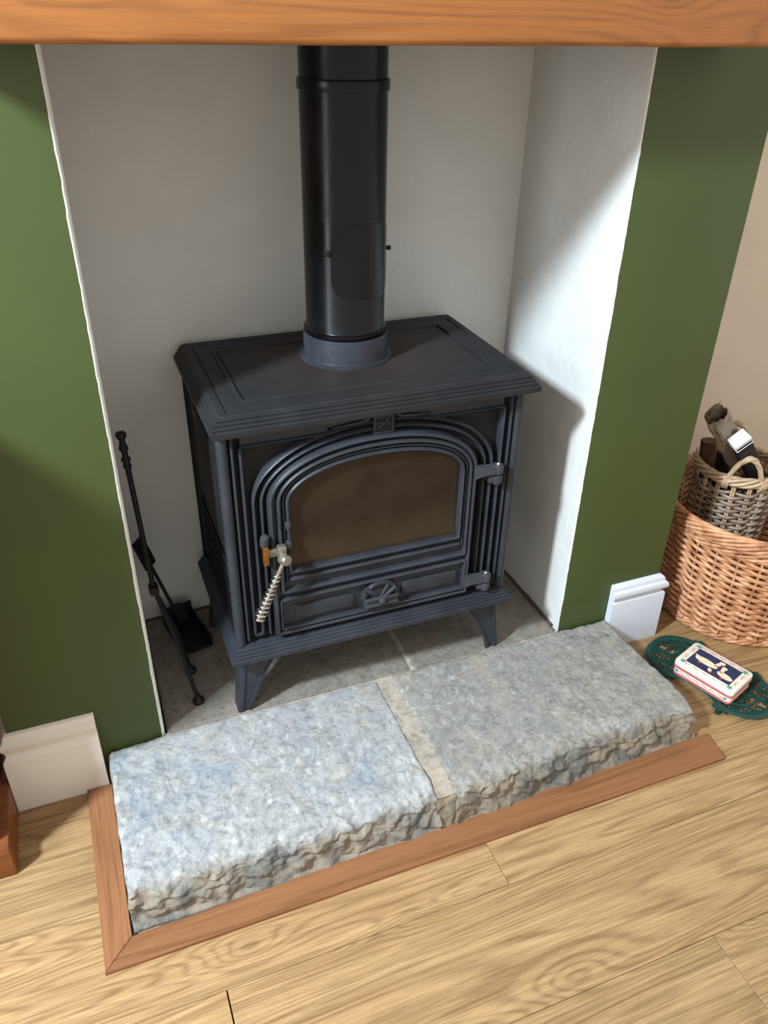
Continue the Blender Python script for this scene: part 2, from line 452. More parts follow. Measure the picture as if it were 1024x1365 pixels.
# ------------------------------------------------------------------ oak mantel beam
mb = MB()
prof = [(0.0, 1.344), (-0.136, 1.342), (-0.1415, 1.344), (-0.1435, 1.350), (-0.144, 1.42), (-0.143, 1.49), (-0.139, 1.495), (0.0, 1.495)]
rs = []
for i in range(61):
    x = -0.15 + 1.25*i/60
    rs.append([(x, y + (0.0012*noise.noise(Vector((x*4, z*9, 0))) if y < -0.1 else 0), z + (0.0012*noise.noise(Vector((x*5, 3, z))) if z < 1.4 and y < 0 else 0)) for y, z in prof])
mb.rings(rs)
mantel = tag(mb.build('mantel_beam', 'oak_beam', ang=60), 'thick honey coloured oak beam across the top of the fireplace recess', 'mantel')

# ------------------------------------------------------------------ hearth stones
hearth = thing('hearth', 'raised grey stone slab hearth under the black stove', 'hearth', (0.47, -0.15, 0))
def fbm(p, o=4, h=0.9):
    return noise.fractal(p, h, 2.1, o, noise_basis='PERLIN_ORIGINAL')
def slab(x0, x1, y0, y1, z0, ztop, seed, mat, rough=1.0, front=None, right=None, res=0.0032, edge=0.012, riven=0.0, drop=None, sink=0.0):
    """folded tablecloth grid: top face folding down over the four sides, then displaced"""
    h = ztop - z0
    def axis(a0, a1):
        L = a1-a0; ns = max(8, int(L/res)); out = []
        nd = max(4, int(h/ (res*1.1)))
        out += [(a0, h*(nd-i)/nd) for i in range(nd)]
        out += [(a0 + L*i/ns, 0.0) for i in range(ns+1)]
        out += [(a1, h*(i+1)/nd) for i in range(nd)]
        return out
    ax = axis(0, 1*(x1-x0)); ay = axis(0, y1-y0)
    vs = []; nx, ny = len(ax), len(ay); S = Vector((seed*7.3, seed*3.1, 0))
    for i, (u, du) in enumerate(ax):
        for j, (v_, dv) in enumerate(ay):
            x = x0+u; y = y0+v_; d = max(du, dv)
            if right is not None: x = x0 + u*(right(y)-x0)/(x1-x0)
            z = ztop - d
            if front is not None:
                k = 1 - v_/(y1-y0); y = y1 - (y1-y)*(y1-front(x))/(y1-y0)
            isf = front is not None
            eu = min(u, (x1-x0)-u); ev = v_; evb = (y1-y0)-v_
            dist = min(eu, ev, evb)
            P = Vector((x, y, z))
            nrm = Vector((0, 0, 1))
            if d > 0:
                if dv >= du: nrm = Vector((0, -1 if j < ny/2 else 1, 0))
                else: nrm = Vector((-1 if i < nx/2 else 1, 0, 0))
            zd = ztop - d
            P = Vector((x, y, zd))
            med = fbm(P*22 + S, 4); fin = noise.noise(P*120 + S)
            # top relief, fading down the faces
            PT = Vector((x, y, ztop)); big = fbm(PT*5 + S, 3); medt = fbm(PT*22 + S, 4)
            ter = noise.noise(PT*13 + S*2); ter = math.floor(ter*5)/5
            td = 0.0018*big + 0.0006*medt*rough + 0.0003*fin
            if riven:
                rk = max(0.0, min(1.0, riven_mask(x, y)))
                td += rk*(0.0042*ter + 0.0024*medt + 0.0010*fin - 0.004*max(0, noise.noise(PT*48 + S)-0.25))
            if isf:
                ef = 0.060*(1+0.9*noise.noise(Vector((x*9, seed, 0)))) + 0.008
                if ev < ef: td -= 0.021*(1-ev/ef)**1.5*(0.7+1.2*max(0, medt+0.3))
            if eu < 0.007: td -= 0.0035*(1-eu/0.007)
            if evb < 0.008: td -= 0.002*(1-evb/0.008)
            wz = max(0.0, 1-d/0.06)**1.3
            q = Vector((x, y, zd + td*wz))
            # front face relief
            if isf:
                W3 = Vector((x, 0, zd)) + Vector((0.012*noise.noise(P*16 + S), 0, 0.012*noise.noise(P*16 - S)))
                v1 = noise.voronoi(Vector((W3.x*26, 0.3, W3.z*26)) + S)[0]; v2_ = noise.voronoi(Vector((W3.x*70, 0.6, W3.z*70)) + S)[0]; rg = fbm(P*70 + S, 4)
                chunk = noise.noise(Vector((x*16, seed, zd*12)))
                fd = 0.007*chunk + 0.012*(0.4-v1[0]) + 0.005*math.floor((v1[1]-v1[0])*4)/4 - 0.003 + 0.005*(0.35-v2_[0]) + 0.004*med + 0.0026*rg
                fd -= 0.019*max(0, 1-d/h)**0.8
                if d > h-0.010: fd = fd*0.25
                wv = 1.0 if (dv > 0 and j < ny/2) else max(0.0, 1-ev/0.085)**2
                q.y -= fd*wv
            # end face relief
            wu = 1.0 if du > 0 else max(0.0, 1-eu/0.02)**2
            sd = 0.0030*noise.noise(Vector((seed, y*24, zd*20))) + 0.0012*noise.noise(Vector((seed, y*80, zd*70))) - 0.002*max(0, 1-d/0.02)
            if d > h-0.010: sd *= 0.3
            q.x += (-sd if i < nx/2 else sd)*wu
            if drop: q.z += drop(x, y)*(1-d/h)
            q.z = max(q.z, z0)
            vs.append(q)
    fs = [(i*ny+j, (i+1)*ny+j, (i+1)*ny+j+1, i*ny+j+1) for i in range(nx-1) for j in range(ny-1)]
    mb = MB(); mb.add(vs, fs)
    return mb.build('stone_slab', mat, hearth, ang=70)
def riven_mask(x, y):
    k = noise.noise(Vector((x*4, y*5, 2.2)))
    # left slab rough towards the front-left, right slab rough to the right end
    if x < 0.47: return -0.15 + 1.5*max(0, (-y-0.12)/0.2) + 0.8*max(0, (0.15-x)/0.3) + k
    return -0.35 + 1.9*max(0, (x-0.75)/0.3) + 0.9*max(0, (-y-0.27)/0.08) + k
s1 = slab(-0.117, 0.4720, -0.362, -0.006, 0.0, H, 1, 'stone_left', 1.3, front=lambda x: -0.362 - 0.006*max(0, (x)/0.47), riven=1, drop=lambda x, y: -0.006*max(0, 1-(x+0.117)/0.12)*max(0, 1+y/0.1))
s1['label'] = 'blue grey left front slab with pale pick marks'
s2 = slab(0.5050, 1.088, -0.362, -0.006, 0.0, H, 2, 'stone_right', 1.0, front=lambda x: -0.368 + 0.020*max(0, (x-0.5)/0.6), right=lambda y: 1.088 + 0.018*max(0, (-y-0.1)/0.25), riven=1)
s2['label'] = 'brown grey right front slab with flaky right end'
s3 = slab(0.004, 0.5625, -0.004, YB-0.001, 0.0, H-0.001, 3, 'stone_back', 0.7, res=0.006)
s3['label'] = 'soot browned back left slab'
s4 = slab(0.5645, 0.947, -0.004, YB-0.001, 0.0, H-0.001, 4, 'stone_back', 0.7, res=0.006)
s4['label'] = 'soot browned back right slab'
# mortar bed and joints
mb = MB()
vs = []; nx, ny = 10, 120
for i in range(nx+1):
    for j in range(ny+1):
        x = 0.468 + 0.041*i/nx; y = -0.340 + 0.339*j/ny
        z = H - 0.0022 + 0.0010*fbm(Vector((x*40, y*40, 1)), 3) - 0.016*max(0, (-y-0.285)/0.055)**1.5
        vs.append((x, y, z))
mb.add(vs, [(i*(ny+1)+j, (i+1)*(ny+1)+j, (i+1)*(ny+1)+j+1, i*(ny+1)+j+1) for i in range(nx) for j in range(ny)])
vs = []; nz = 24
for i in range(nx+1):
    for j in range(nz+1):
        x = 0.468 + 0.041*i/nx; z = (H-0.0178)*(1-j/nz)
        vs.append((x, -0.340 - 0.022*(j/nz) + 0.006*fbm(Vector((x*50, z*40, 4)), 3), z))
mb.add(vs, [(i*(nz+1)+j, (i+1)*(nz+1)+j, (i+1)*(nz+1)+j+1, i*(nz+1)+j+1) for i in range(nx) for j in range(nz)])
mb.box(0.0, 0.95, -0.012, 0.0, 0.01, H-0.0025)
mb.box(0.555, 0.57, -0.005, YB-0.002, 0.01, H-0.003)
mb.build('mortar_joint', 'mortar', hearth, fixn=False, ang=60)
# mortar fillets along the recess walls
mb = MB()
def fillet(pts, nrm):
    rs = []
    for i, p in enumerate(pts):
        a = 0.008 + 0.005*noise.noise(Vector(p)*30); b = 0.005 + 0.003*noise.noise(Vector(p)*25 + Vector((4, 0, 0)))
        P = Vector(p); N = Vector(nrm)
        rs.append([P, P + N*a, P + N*a*0.4 + Vector((0, 0, b*0.4)), P + Vector((0, 0, b))])
    mb.rings(rs)
fillet([(W-0.001, 0.02+0.36*i/60, H-0.003) for i in range(61)], (-1, 0, 0))
fillet([(0.01+0.93*i/90, YB-0.001, H-0.003) for i in range(91)], (0, -1, 0))
mb.build('mortar_fillet', 'mortar_dark', hearth, ang=60)

# oak edging strip round the hearth
def strip(name, pts, mat, label):
    z1 = 0.009
    mb = MB(); c = Vector((sum(p[0] for p in pts)/4, sum(p[1] for p in pts)/4, 0))
    ins = [Vector((p[0], p[1], 0)) + (c-Vector((p[0], p[1], 0)))*0.0 for p in pts]
    def off(p, d):
        return p
    r0 = [(p[0], p[1], 0.0) for p in pts]; r1 = [(p[0], p[1], z1-0.0015) for p in pts]
    cx = [c + (Vector((p[0], p[1], 0))-c) for p in pts]
    r2 = []
    for p in pts:
        v = Vector((p[0], p[1], 0)); d = Vector((math.copysign(1, c.x-v.x)*0.0012, math.copysign(1, c.y-v.y)*0.0012, 0))
        q = v + d; r2.append((q.x, q.y, z1))
    mb.rings([r0, r1, r2])
    o = mb.build(name, mat, None, smooth=False, origin=c); return struct(o, label)
strip('trim_1', [(-0.171, -0.416), (-0.1215, -0.3655), (-0.1215, -0.019), (-0.171, -0.019)], 'oak_trim_y', 'oak edging strip along the left side of the hearth')
strip('trim_2', [(-0.1705, -0.4165), (1.132, -0.4165), (1.141, -0.345), (-0.1208, -0.3665)], 'oak_trim', 'oak edging strip along the front of the hearth')
MB().box(-0.1215, -0.114, -0.368, -0.02, 0.0005, 0.004).build('gap_filler', 'soot', hearth, smooth=False)

# ------------------------------------------------------------------ skirting boards
def skirting(name, x0, x1, mat, bead, label, ret):
    # profile (y, z) going up the face
    if bead:
        P = [(0, 0), (-0.0185, 0.0), (-0.0175, 0.139), (-0.0165, 0.142), (-0.010, 0.1475), (-0.0085, 0.151), (-0.011, 0.1525), (-0.017, 0.154), (-0.0205, 0.159), (-0.0213, 0.166), (-0.019, 0.173), (-0.0145, 0.1765), (-0.0125, 0.178), (-0.012, 0.184), (-0.009, 0.1885), (-0.005, 0.1915), (0, 0.193)]
    else:
        P = [(0, 0), (-0.0185, 0.0), (-0.018, 0.136), (-0.0165, 0.140), (-0.012, 0.145), (-0.0105, 0.150), (-0.0115, 0.157), (-0.0155, 0.166), (-0.0175, 0.172), (-0.0170, 0.178), (-0.013, 0.1815), (-0.0095, 0.185), (-0.009, 0.190), (-0.007, 0.195), (-0.003, 0.1975), (0, 0.198)]
    mb = MB()
    n = 14; rs = []
    for i in range(n+1):
        t_ = i/n
        rs.append([(x0 + (x1-x0)*t_ + (ret*(-y) if i == n and ret > 0 else (ret*(-y) if i == 0 and ret < 0 else 0)), y, z) for y, z in P])
    mb.rings(rs)
    if ret > 0: # return round the outer corner on the right
        rs = []
        for i in range(6):
            yy = 0.0 + 0.40*i/5
            rs.append([(x1 + (-y), (yy if i else y) if False else yy - (-y if i == 0 else 0), z) for y, z in P])
        mb.rings(rs)
    if ret < 0:
        rs = []
        for i in range(6):
            yy = 0.40*i/5
            rs.append([(x0 - (-y), yy - (-y if i == 0 else 0), z) for y, z in P])
        mb.rings(rs)
    return struct(mb.build(name, mat, None, ang=30), label)
skirting('baseboard_left', XL, -0.1265, 'cream_gloss', False, 'off white moulded skirting left of the hearth', -1)
skirting('baseboard_right', 1.0905, XP, 'white_gloss', True, 'white moulded skirting right of the hearth', 1)

# ------------------------------------------------------------------ stove
SX0, SX1 = 0.1546, 0.7945; SY0, SY1 = -0.0295, 0.358
stove = thing('wood_stove', 'black cast iron wood burning stove standing on the stone hearth', 'stove', (0.4745, 0.17, H))
PX, PY = 0.4738, 0.199

# --- top plate
def rect(x0, x1, y0, y1, z): return [(x0, y0, z), (x1, y0, z), (x1, y1, z), (x0, y1, z)]
mb = MB(); rs = []
zr = 0.7634
lev = [(0.006, zr-0.006), (0.001, zr-0.005), (0.0, zr-0.002), (0.0, zr+0.003)]
nfl = 4; mw = 0.0185; mh = 0.0295
for k in range(nfl):
    for q in range(6):
        a = q/5
        base = (k+a)/nfl
        bulge = math.sin(a*PI)*0.0028
        ox = mw*base; oz = 0.003 + (mh-0.005)*base
        lev.append((ox - bulge*0.85, zr + oz + bulge*0.5))
lev += [(mw+0.001, zr+mh-0.0008), (mw+0.003, zr+mh+0.0005)]
for o_, z in lev: rs.append(rect(SX0+o_, SX1-o_, SY0+o_, SY1 - (0.0 if o_ < 0.1 else 0), z))
zt = zr+mh+0.0005
for ins, dz in ((0.034, 0.0), (0.035, -0.0025), (0.0375, -0.0025), (0.0385, 0.0), (0.066, 0.0), (0.067, 0.0028), (0.070, 0.0034), (0.073, 0.0028), (0.0745, -0.002), (0.0785, -0.002), (0.080, 0.0004)):
    rs.append(rect(SX0+ins, SX1-ins, SY0+ins*0.95, SY1-max(0.0, ins-0.016)*1.05-0.004, zt+dz))
mb.rings(rs)
top = mb.build('top_plate', 'cast_iron_top', stove, ang=28, origin=(PX, PY, zt))
ztp = zt + 0.0004
# --- flue collar
T = Matrix.Translation((PX, PY, 0))
mb = MB(); mb.lathe([(0.092, ztp-0.001), (0.092, ztp+0.002), (0.0885, ztp+0.004), (0.0845, ztp+0.0055), (0.0835, ztp+0.008), (0.0832, ztp+0.050), (0.0825, ztp+0.052), (0.0775, ztp+0.052)], 72, T)
col = mb.build('flue_collar', 'cast_iron', stove, ang=40)
T2 = Matrix.Translation((0.428, PY-0.0690, ztp+0.034)) @ Matrix.Rotation(PI/2, 4, 'X')
MB().lathe([(0.0, -0.0002), (0.0016, 0.0), (0.0013, 0.0012), (0, 0.0014)], 10, Matrix.Translation((0.4255, PY-0.0685, ztp+0.033)) @ Matrix.Rotation(PI/2, 4, 'X')).build('collar_screw', 'soot', col)

# --- body shell with recessed side panels
BX0, BX1 = 0.170, 0.779; BY0, BY1 = 0.022, 0.345; BZ0, BZ1 = 0.272, 0.760
mb = MB(); mb.box(BX0+0.008, BX1-0.008, BY0, BY1, BZ0, BZ1)
body = mb.build('body', 'side_iron', stove, smooth=False)
def side(sx, x):
    d = -1 if sx < 0 else 1
    mb = MB()
    # frame
    for (y0, y1, z0, z1) in ((0.0, 0.022, BZ0, BZ1), (0.322, 0.345, BZ0, BZ1), (0.0, 0.345, 0.735, BZ1), (0.0, 0.345, BZ0, 0.292)):
        xa, xb = sorted((x, x+d*0.007)); mb.box(xa, xb, y0, y1, z0, z1, 0.002)
    for k in range(5):
        z = 0.305 + k*0.030
        xa, xb = sorted((x, x+d*0.005)); mb.box(xa, xb, 0.03, 0.315, z, z+0.012, 0.003)
    xa, xb = sorted((x, x+d*0.006)); mb.box(xa, xb, 0.03, 0.315, 0.470, 0.722, 0.004)
    xa, xb = sorted((x, x+d*0.009)); mb.box(xa, xb, 0.06, 0.285, 0.500, 0.695, 0.004)
    mb.build('side_panel', 'side_iron', stove, ang=30)
side(-1, BX0+0.0085); side(1, BX1-0.0085)
# rear heat shield
MB().box(0.166, 0.785, 0.352, 0.357, 0.27, 0.755, 0.001).build('heat_shield', 'side_iron', stove, smooth=False)

# --- front plate: flat back with vertical beads and arches
def outline(x0, x1, zb, zs, zt_, na=40, nl=8, nb=16, pw=2.0, rb=0.0):
    """closed outline starting bottom-left going up, over the arch and back along the bottom"""
    pts = []
    cx = (x0+x1)/2; hw = (x1-x0)/2
    for i in range(nl): pts.append((x0, zb + rb + (zs-zb-rb)*i/nl))
    for i in range(na+1):
        a = PI*(1 - i/na)
        c, s_ = math.cos(a), math.sin(a)
        pts.append((cx + hw*math.copysign(abs(c)**(0.93), c), zs + (zt_-zs)*abs(s_)**(0.98)))
    for i in range(1, nl+1): pts.append((x1, zs + (zb+rb-zs)*i/nl))
    for i in range(1, nb):
        pts.append((x1 + (x0-x1)*i/nb, zb))
    return pts
mb = MB(); mb.box(BX0, BX1, 0.019, 0.024, BZ0, BZ1)
front = mb.build('front_plate', 'side_iron', stove, smooth=False)  # darker than the beads: shade of spandrels and grooves put into its colour
def bead(mb, pts, hw=0.0048, dp=0.018, y=0.017, seg=12, closed=False):
    mb.tube([(p[0], y, p[1]) for p in pts], 1, seg, closed=closed, flat=(hw, dp), ref=(0, 1, 0))
def open_arch(x0, x1, zb, zs, zt_, zb2=None, n=44):
    cx = (x0+x1)/2; hw = (x1-x0)/2
    pts = [(x0, zb + (zs-zb)*i/6) for i in range(6)]
    for i in range(n+1):
        a = PI*(1-i/n); c, s_ = math.cos(a), math.sin(a)
        pts.append((cx + hw*math.copysign(abs(c)**0.93, c), zs + (zt_-zs)*abs(s_)**0.98))
    z2 = zb if zb2 is None else zb2
    pts += [(x1, zs + (z2-zs)*i/6) for i in range(1, 7)]
    return pts
mb = MB()
bead(mb, open_arch(0.2245, 0.7195, 0.296, 0.600, 0.7335), 0.0046)     # outer arch
bead(mb, open_arch(0.2395, 0.7035, 0.290, 0.600, 0.7190), 0.0044)     # inner arch
# frame beads and side columns
bead(mb, [(0.2085, 0.296), (0.2085, 0.45), (0.2085, 0.60), (0.2085, 0.7225)], 0.0044)
bead(mb, [(0.7375, 0.290), (0.7375, 0.45), (0.7375, 0.60), (0.7375, 0.7225)], 0.0044)
bead(mb, [(0.2085, 0.7225), (0.28, 0.7225), (0.372, 0.7225)], 0.0032, 0.008, 0.010)
bead(mb, [(0.577, 0.7225), (0.66, 0.7225), (0.7375, 0.7225)], 0.0032, 0.008, 0.010)
bead(mb, [(0.1935, 0.284), (0.1935, 0.5), (0.1935, 0.755)], 0.0042)
bead(mb, [(0.7535, 0.284), (0.7535, 0.5), (0.7535, 0.755)], 0.0042)
mb.box(0.2085, 0.2245, 0.002, 0.020, 0.288, 0.297, 0.002)
mb.box(0.2095, 0.7365, 0.0075, 0.022, 0.7335, 0.758)
mb.box(0.2095, 0.372, 0.0075, 0.022, 0.7215, 0.7335)
mb.box(0.577, 0.7365, 0.0075, 0.022, 0.7215, 0.7335)
mb.build('front_moulding', 'cast_iron', stove, ang=60)
# rounded corner columns
for cx in (0.1765, 0.7705):
    MB().tube([(cx, 0.008, BZ0), (cx, 0.008, 0.5), (cx, 0.008, BZ1)], 0.0105, 16).build('corner_column', 'cast_iron', stove, ang=60)
# plaque over the arch
mb = MB()
mb.box(0.4585, 0.4625, -0.002, 0.012, 0.711, 0.744, 0.0008); mb.box(0.4955, 0.4995, -0.002, 0.012, 0.711, 0.744, 0.0008)
mb.box(0.4585, 0.4995, -0.002, 0.012, 0.709, 0.713, 0.0008); mb.box(0.4585, 0.4995, 0.003, 0.022, 0.713, 0.744)
for cx, up in ((0.4725, 1), (0.4865, -1)):
    for k in range(3):
        r = (0.0045, 0.0035, 0.002)[k]; z = 0.722 + k*0.007 if up > 0 else 0.736 - k*0.007
        mb.lathe([(0, -0.003), (r*0.7, -0.002), (r, 0.0), (r, 0.002)], 12, Matrix.Translation((cx, 0.002, z)) @ Matrix.Rotation(PI/2, 4, 'X') @ Matrix.Scale(-1, 4, (0, 0, 1)))
mb.build('plaque', 'cast_iron', stove, ang=40)
# spandrel swirls under the frame line
for s_ in (-1, 1):
    mb = MB()
    mb.tube([(0.479+s_*0.028, 0.004, 0.741), (0.479+s_*0.040, 0.004, 0.737), (0.479+s_*0.065, 0.004, 0.7345), (0.479+s_*0.10, 0.005, 0.732)], [0.004, 0.0035, 0.003, 0.0015], 8)
    mb.build('spandrel_scroll', 'cast_iron', stove, ang=60)

# --- door
DY = -0.0035
do = outline(0.2485, 0.6840, 0.283, 0.600, 0.709, pw=2)
di = outline(0.2865, 0.6525, 0.438, 0.598, 0.6715, pw=2)
mb = MB()
N = len(do)
ro = [(p[0], DY+0.024, p[1]) for p in do]; ro2 = [(p[0], DY+0.008, p[1]) for p in do]
cxd, czd = 0.466, 0.49
rf = [(p[0]+(cxd-p[0])*0.006, DY+0.006, p[1]+(czd-p[1])*0.006) for p in do]
ri = [(p[0], DY+0.006, p[1]) for p in di]; ri2 = [(p[0], DY+0.014, p[1]) for p in di]
mb.rings([ro, ro2, rf, ri, ri2, ], capb=False, capt=False)
door = mb.build('door', 'cast_iron', stove, ang=40)
mb = MB()
def shrink(pts, k): return pts
bead(mb, outline(0.2545, 0.6785, 0.289, 0.600, 0.7035), 0.0058, 0.0125, DY+0.006, closed=True)
e = open_arch(0.2695, 0.6690, 0.392, 0.600, 0.6895)
bead(mb, e, 0.0050, 0.012, DY+0.0055)
bead(mb, [(0.2695, 0.392), (0.40, 0.392), (0.54, 0.392), (0.669, 0.392)], 0.0050, 0.012, DY+0.0055)
bead(mb, [(0.284, 0.420), (0.40, 0.420), (0.54, 0.420), (0.655, 0.420)], 0.0042, 0.011, DY+0.006)
gb = outline(0.2865, 0.6525, 0.438, 0.598, 0.6715)
bead(mb, gb, 0.0046, 0.012, DY+0.006, closed=True)
bead(mb, open_arch(0.2785, 0.6610, 0.412, 0.600, 0.6805), 0.0026, 0.009, DY+0.006)
# lower panel frame
for a, b in (((0.2635, 0.3725), (0.6725, 0.3725)), ((0.2635, 0.2995), (0.6725, 0.2995)), ((0.2635, 0.2995), (0.2635, 0.3725)), ((0.6725, 0.2995), (0.6725, 0.3725))):
    bead(mb, [a, ((a[0]+b[0])/2, (a[1]+b[1])/2), b], 0.0042, 0.012, DY+0.006)
mb.build('door_moulding', 'cast_iron', door, ang=60)
def raised(x0, x1, z0, z1):
    MB().box(x0, x1, DY-0.0010, DY+0.009, z0, z1, 0.0035, seg=2).build('raised_panel', 'cast_iron', door, ang=30)
raised(0.292, 0.418, 0.316, 0.349); raised(0.527, 0.655, 0.317, 0.350)
# glass
mb = MB()
g0 = [(p[0], DY+0.009, p[1]) for p in di]; g1 = [(p[0], DY+0.013, p[1]) for p in di]
mb.rings([g1, g0])
mb.build('door_glass', 'sooty_glass', door, smooth=False, origin=(0.47, DY+0.006, 0.44))
# glass retaining clips
for x, z in ((0.2835, 0.548), (0.2835, 0.505)):
    MB().box(x-0.004, x+0.005, DY-0.010, DY, z-0.005, z+0.010, 0.0015).build('glass_clip', 'hinge_iron', door, ang=30)
# --- spin wheel air vent
cx, cz = 0.4755, 0.330; M0 = Matrix.Translation((cx, DY, cz)) @ Matrix.Rotation(PI/2, 4, 'X')
mb = MB()
mb.lathe([(0.0, -0.007), (0.041, -0.007), (0.041, 0.003), (0.039, 0.004), (0.0, 0.004)], 48, M0)
for a0, a1 in ((150, 215), (20, 130), (-45, -5)):
    mb.lathe([(0.032, 0.003), (0.032, 0.008), (0.0345, 0.0095), (0.0395, 0.009), (0.0415, 0.006), (0.0415, 0.002)], 16, M0, math.radians(a0), math.radians(a1))
vent = mb.build('air_vent', 'cast_iron', door, ang=40)
mb = MB()
mb.box(-0.038, 0.038, -0.017, 0.005, 0.009, 0.013, 0.002, mat=M0)
mb.box(-0.038, 0.038, -0.017, -0.010, 0.012, 0.017, 0.002, mat=M0)
mb.box(-0.038, 0.038, -0.001, 0.005, 0.012, 0.017, 0.002, mat=M0)
mb.box(0.0, 0.040, -0.003, 0.003, 0.009, 0.016, 0.0015, mat=M0 @ Matrix.Rotation(math.radians(38), 4, 'Z'))
mb.box(0.0, 0.036, -0.0, 0.006, 0.009, 0.013, 0.0015, mat=M0 @ Matrix.Rotation(math.radians(62), 4, 'Z'))
mb.lathe([(0.0075, 0.010), (0.0075, 0.019), (0.005, 0.0215), (0, 0.022)], 16, M0 @ Matrix.Translation((0, -0.004, 0)))
# the handle and screw are parts of the door as a vent knob
mb.build('vent_knob', 'hinge_iron', door, ang=30)
mb = MB()
for a in (95,):
    pts = []
    for k in range(9):
        an = math.radians(60+k*9); pts.append((cx+0.027*math.cos(an), DY-0.0042, cz+0.027*math.sin(an)))
    mb.tube(pts, 1, 8, flat=(0.0045, 0.0012), ref=(0, 1, 0))
mb.build('vent_slot', 'soot', door)
# --- hinges
def hinge(z, x0, flip):
    h = MB()
    # leaf on the door narrowing to the knuckle
    h.rings([[(x0, DY-0.001, z-0.017), (x0, DY-0.013, z-0.015), (x0, DY-0.013, z+0.013), (x0, DY-0.001, z+0.016)],
             [(x0+0.014, DY-0.001, z-0.010), (x0+0.014, DY-0.016, z-0.009), (x0+0.014, DY-0.016, z+0.009), (x0+0.014, DY-0.001, z+0.011)],
             [(x0+0.036, DY-0.001, z-0.009), (x0+0.036, DY-0.019, z-0.008), (x0+0.036, DY-0.019, z+0.008), (x0+0.036, DY-0.001, z+0.009)],
             [(x0+0.052, DY-0.001, z-0.009), (x0+0.052, DY-0.019, z-0.008), (x0+0.052, DY-0.019, z+0.008), (x0+0.052, DY-0.001, z+0.009)]])
    h.lathe([(0.0115, -0.009), (0.012, -0.007), (0.012, 0.007), (0.0105, 0.0095), (0.0, 0.0095)], 20, Matrix.Translation((x0+0.050, DY-0.009, z)))
    hg = h.build('hinge', 'hinge_iron', stove, ang=40)
    k = MB()
    k.lathe([(0.0, -0.015), (0.009, -0.013), (0.0115, -0.008), (0.0115, 0.008), (0.0, 0.0085)], 20, Matrix.Translation((x0+0.050, DY-0.009, z-0.021)))
    k.box(x0+0.030, x0+0.052, DY-0.014, 0.006, z-0.030, z-0.014, 0.003)
    k.build('knuckle', 'hinge_iron', hg, ang=40)
    s_ = MB(); s_.lathe([(0.0042, 0.0), (0.004, 0.0022), (0.0025, 0.0042), (0.0, 0.005)], 14, Matrix.Translation((x0+0.050, DY-0.009, z+0.0095)))
    s_.build('pin', 'screw_steel', hg)
hinge(0.5935, 0.676, 1); hinge(0.3215, 0.673, -1)
# --- door latch and coil handle
L = MB()
L.lathe([(0.0, 0.020), (0.007, 0.018), (0.0085, 0.012), (0.0085, -0.006), (0.0075, -0.008), (0.0, -0.008)], 16, Matrix.Translation((0.2365, -0.010, 0.522)) @ Matrix.Rotation(math.radians(16), 4, 'X'))
latch = L.build('latch_keeper', 'hinge_iron', stove, ang=50)
MB().box(0.2315, 0.2425, -0.019, -0.006, 0.474, 0.516, 0.0015).build('latch_plate', 'copper_plate', latch, ang=30)
hub = MB()
hub.box(0.243, 0.262, -0.014, -0.007, 0.488, 0.506, 0.002)
hub.lathe([(0.0105, 0.0), (0.0105, 0.006), (0.009, 0.009), (0.008, 0.020), (0.0085, 0.024), (0.0, 0.027)], 20, Matrix.Translation((0.267, -0.008, 0.497)) @ Matrix.Rotation(PI/2, 4, 'X'))
hub.box(0.258, 0.276, -0.026, -0.012, 0.490, 0.516, 0.003)
hub.lathe([(0.0095, -0.010), (0.011, -0.007), (0.011, 0.007), (0.0095, 0.010), (0, 0.0105)], 18, Matrix.Translation((0.268, -0.034, 0.492)) @ Matrix.Rotation(math.radians(78), 4, 'X') @ Matrix.Rotation(math.radians(25), 4, 'Y'))
handle = hub.build('door_handle', 'worn_steel', stove, ang=40)
A = Vector((0.264, -0.036, 0.488)); B = Vector((0.2085, -0.043, 0.372))
MB().tube([A, A.lerp(B, 0.5), B], [0.0042, 0.0052, 0.0062], 12).build('handle_rod', 'steel', handle, ang=60)
ax = (B-A).normalized(); u = ax.orthogonal().normalized(); v_ = ax.cross(u)
pts = []; turns = 11
for i in range(turns*14+1):
    a = 2*PI*i/14; tt = 0.16 + 0.84*i/(turns*14); r = 0.0062 + 0.0042*min(1, tt*1.15)
    pts.append(A + (B-A)*tt + (u*math.cos(a)+v_*math.sin(a))*r)
MB().tube(pts, 0.0017, 6).build('coil_grip', 'steel', handle, ang=60)

# --- base plate (moulded)
mb = MB(); rs = []
bx0, bx1, by0, by1 = 0.1500, 0.7908, -0.0235, 0.357; bz = 0.243
lev = [(0.010, bz-0.002), (0.001, bz), (0.0, bz+0.002), (0.0, bz+0.007)]
for k in range(4):
    for q in range(6):
        a = q/5; base = (k+a)/4; bulge = math.sin(a*PI)*0.0026
        lev.append((0.019*base - bulge*0.8, bz+0.007+0.0225*base + bulge*0.55))
lev += [(0.0205, bz+0.0295), (0.024, bz+0.0305)]
for o_, z in lev: rs.append(rect(bx0+o_, bx1-o_, by0+o_, by1, z))
mb.rings(rs)
mb.build('base_plate', 'cast_iron', stove, ang=28)
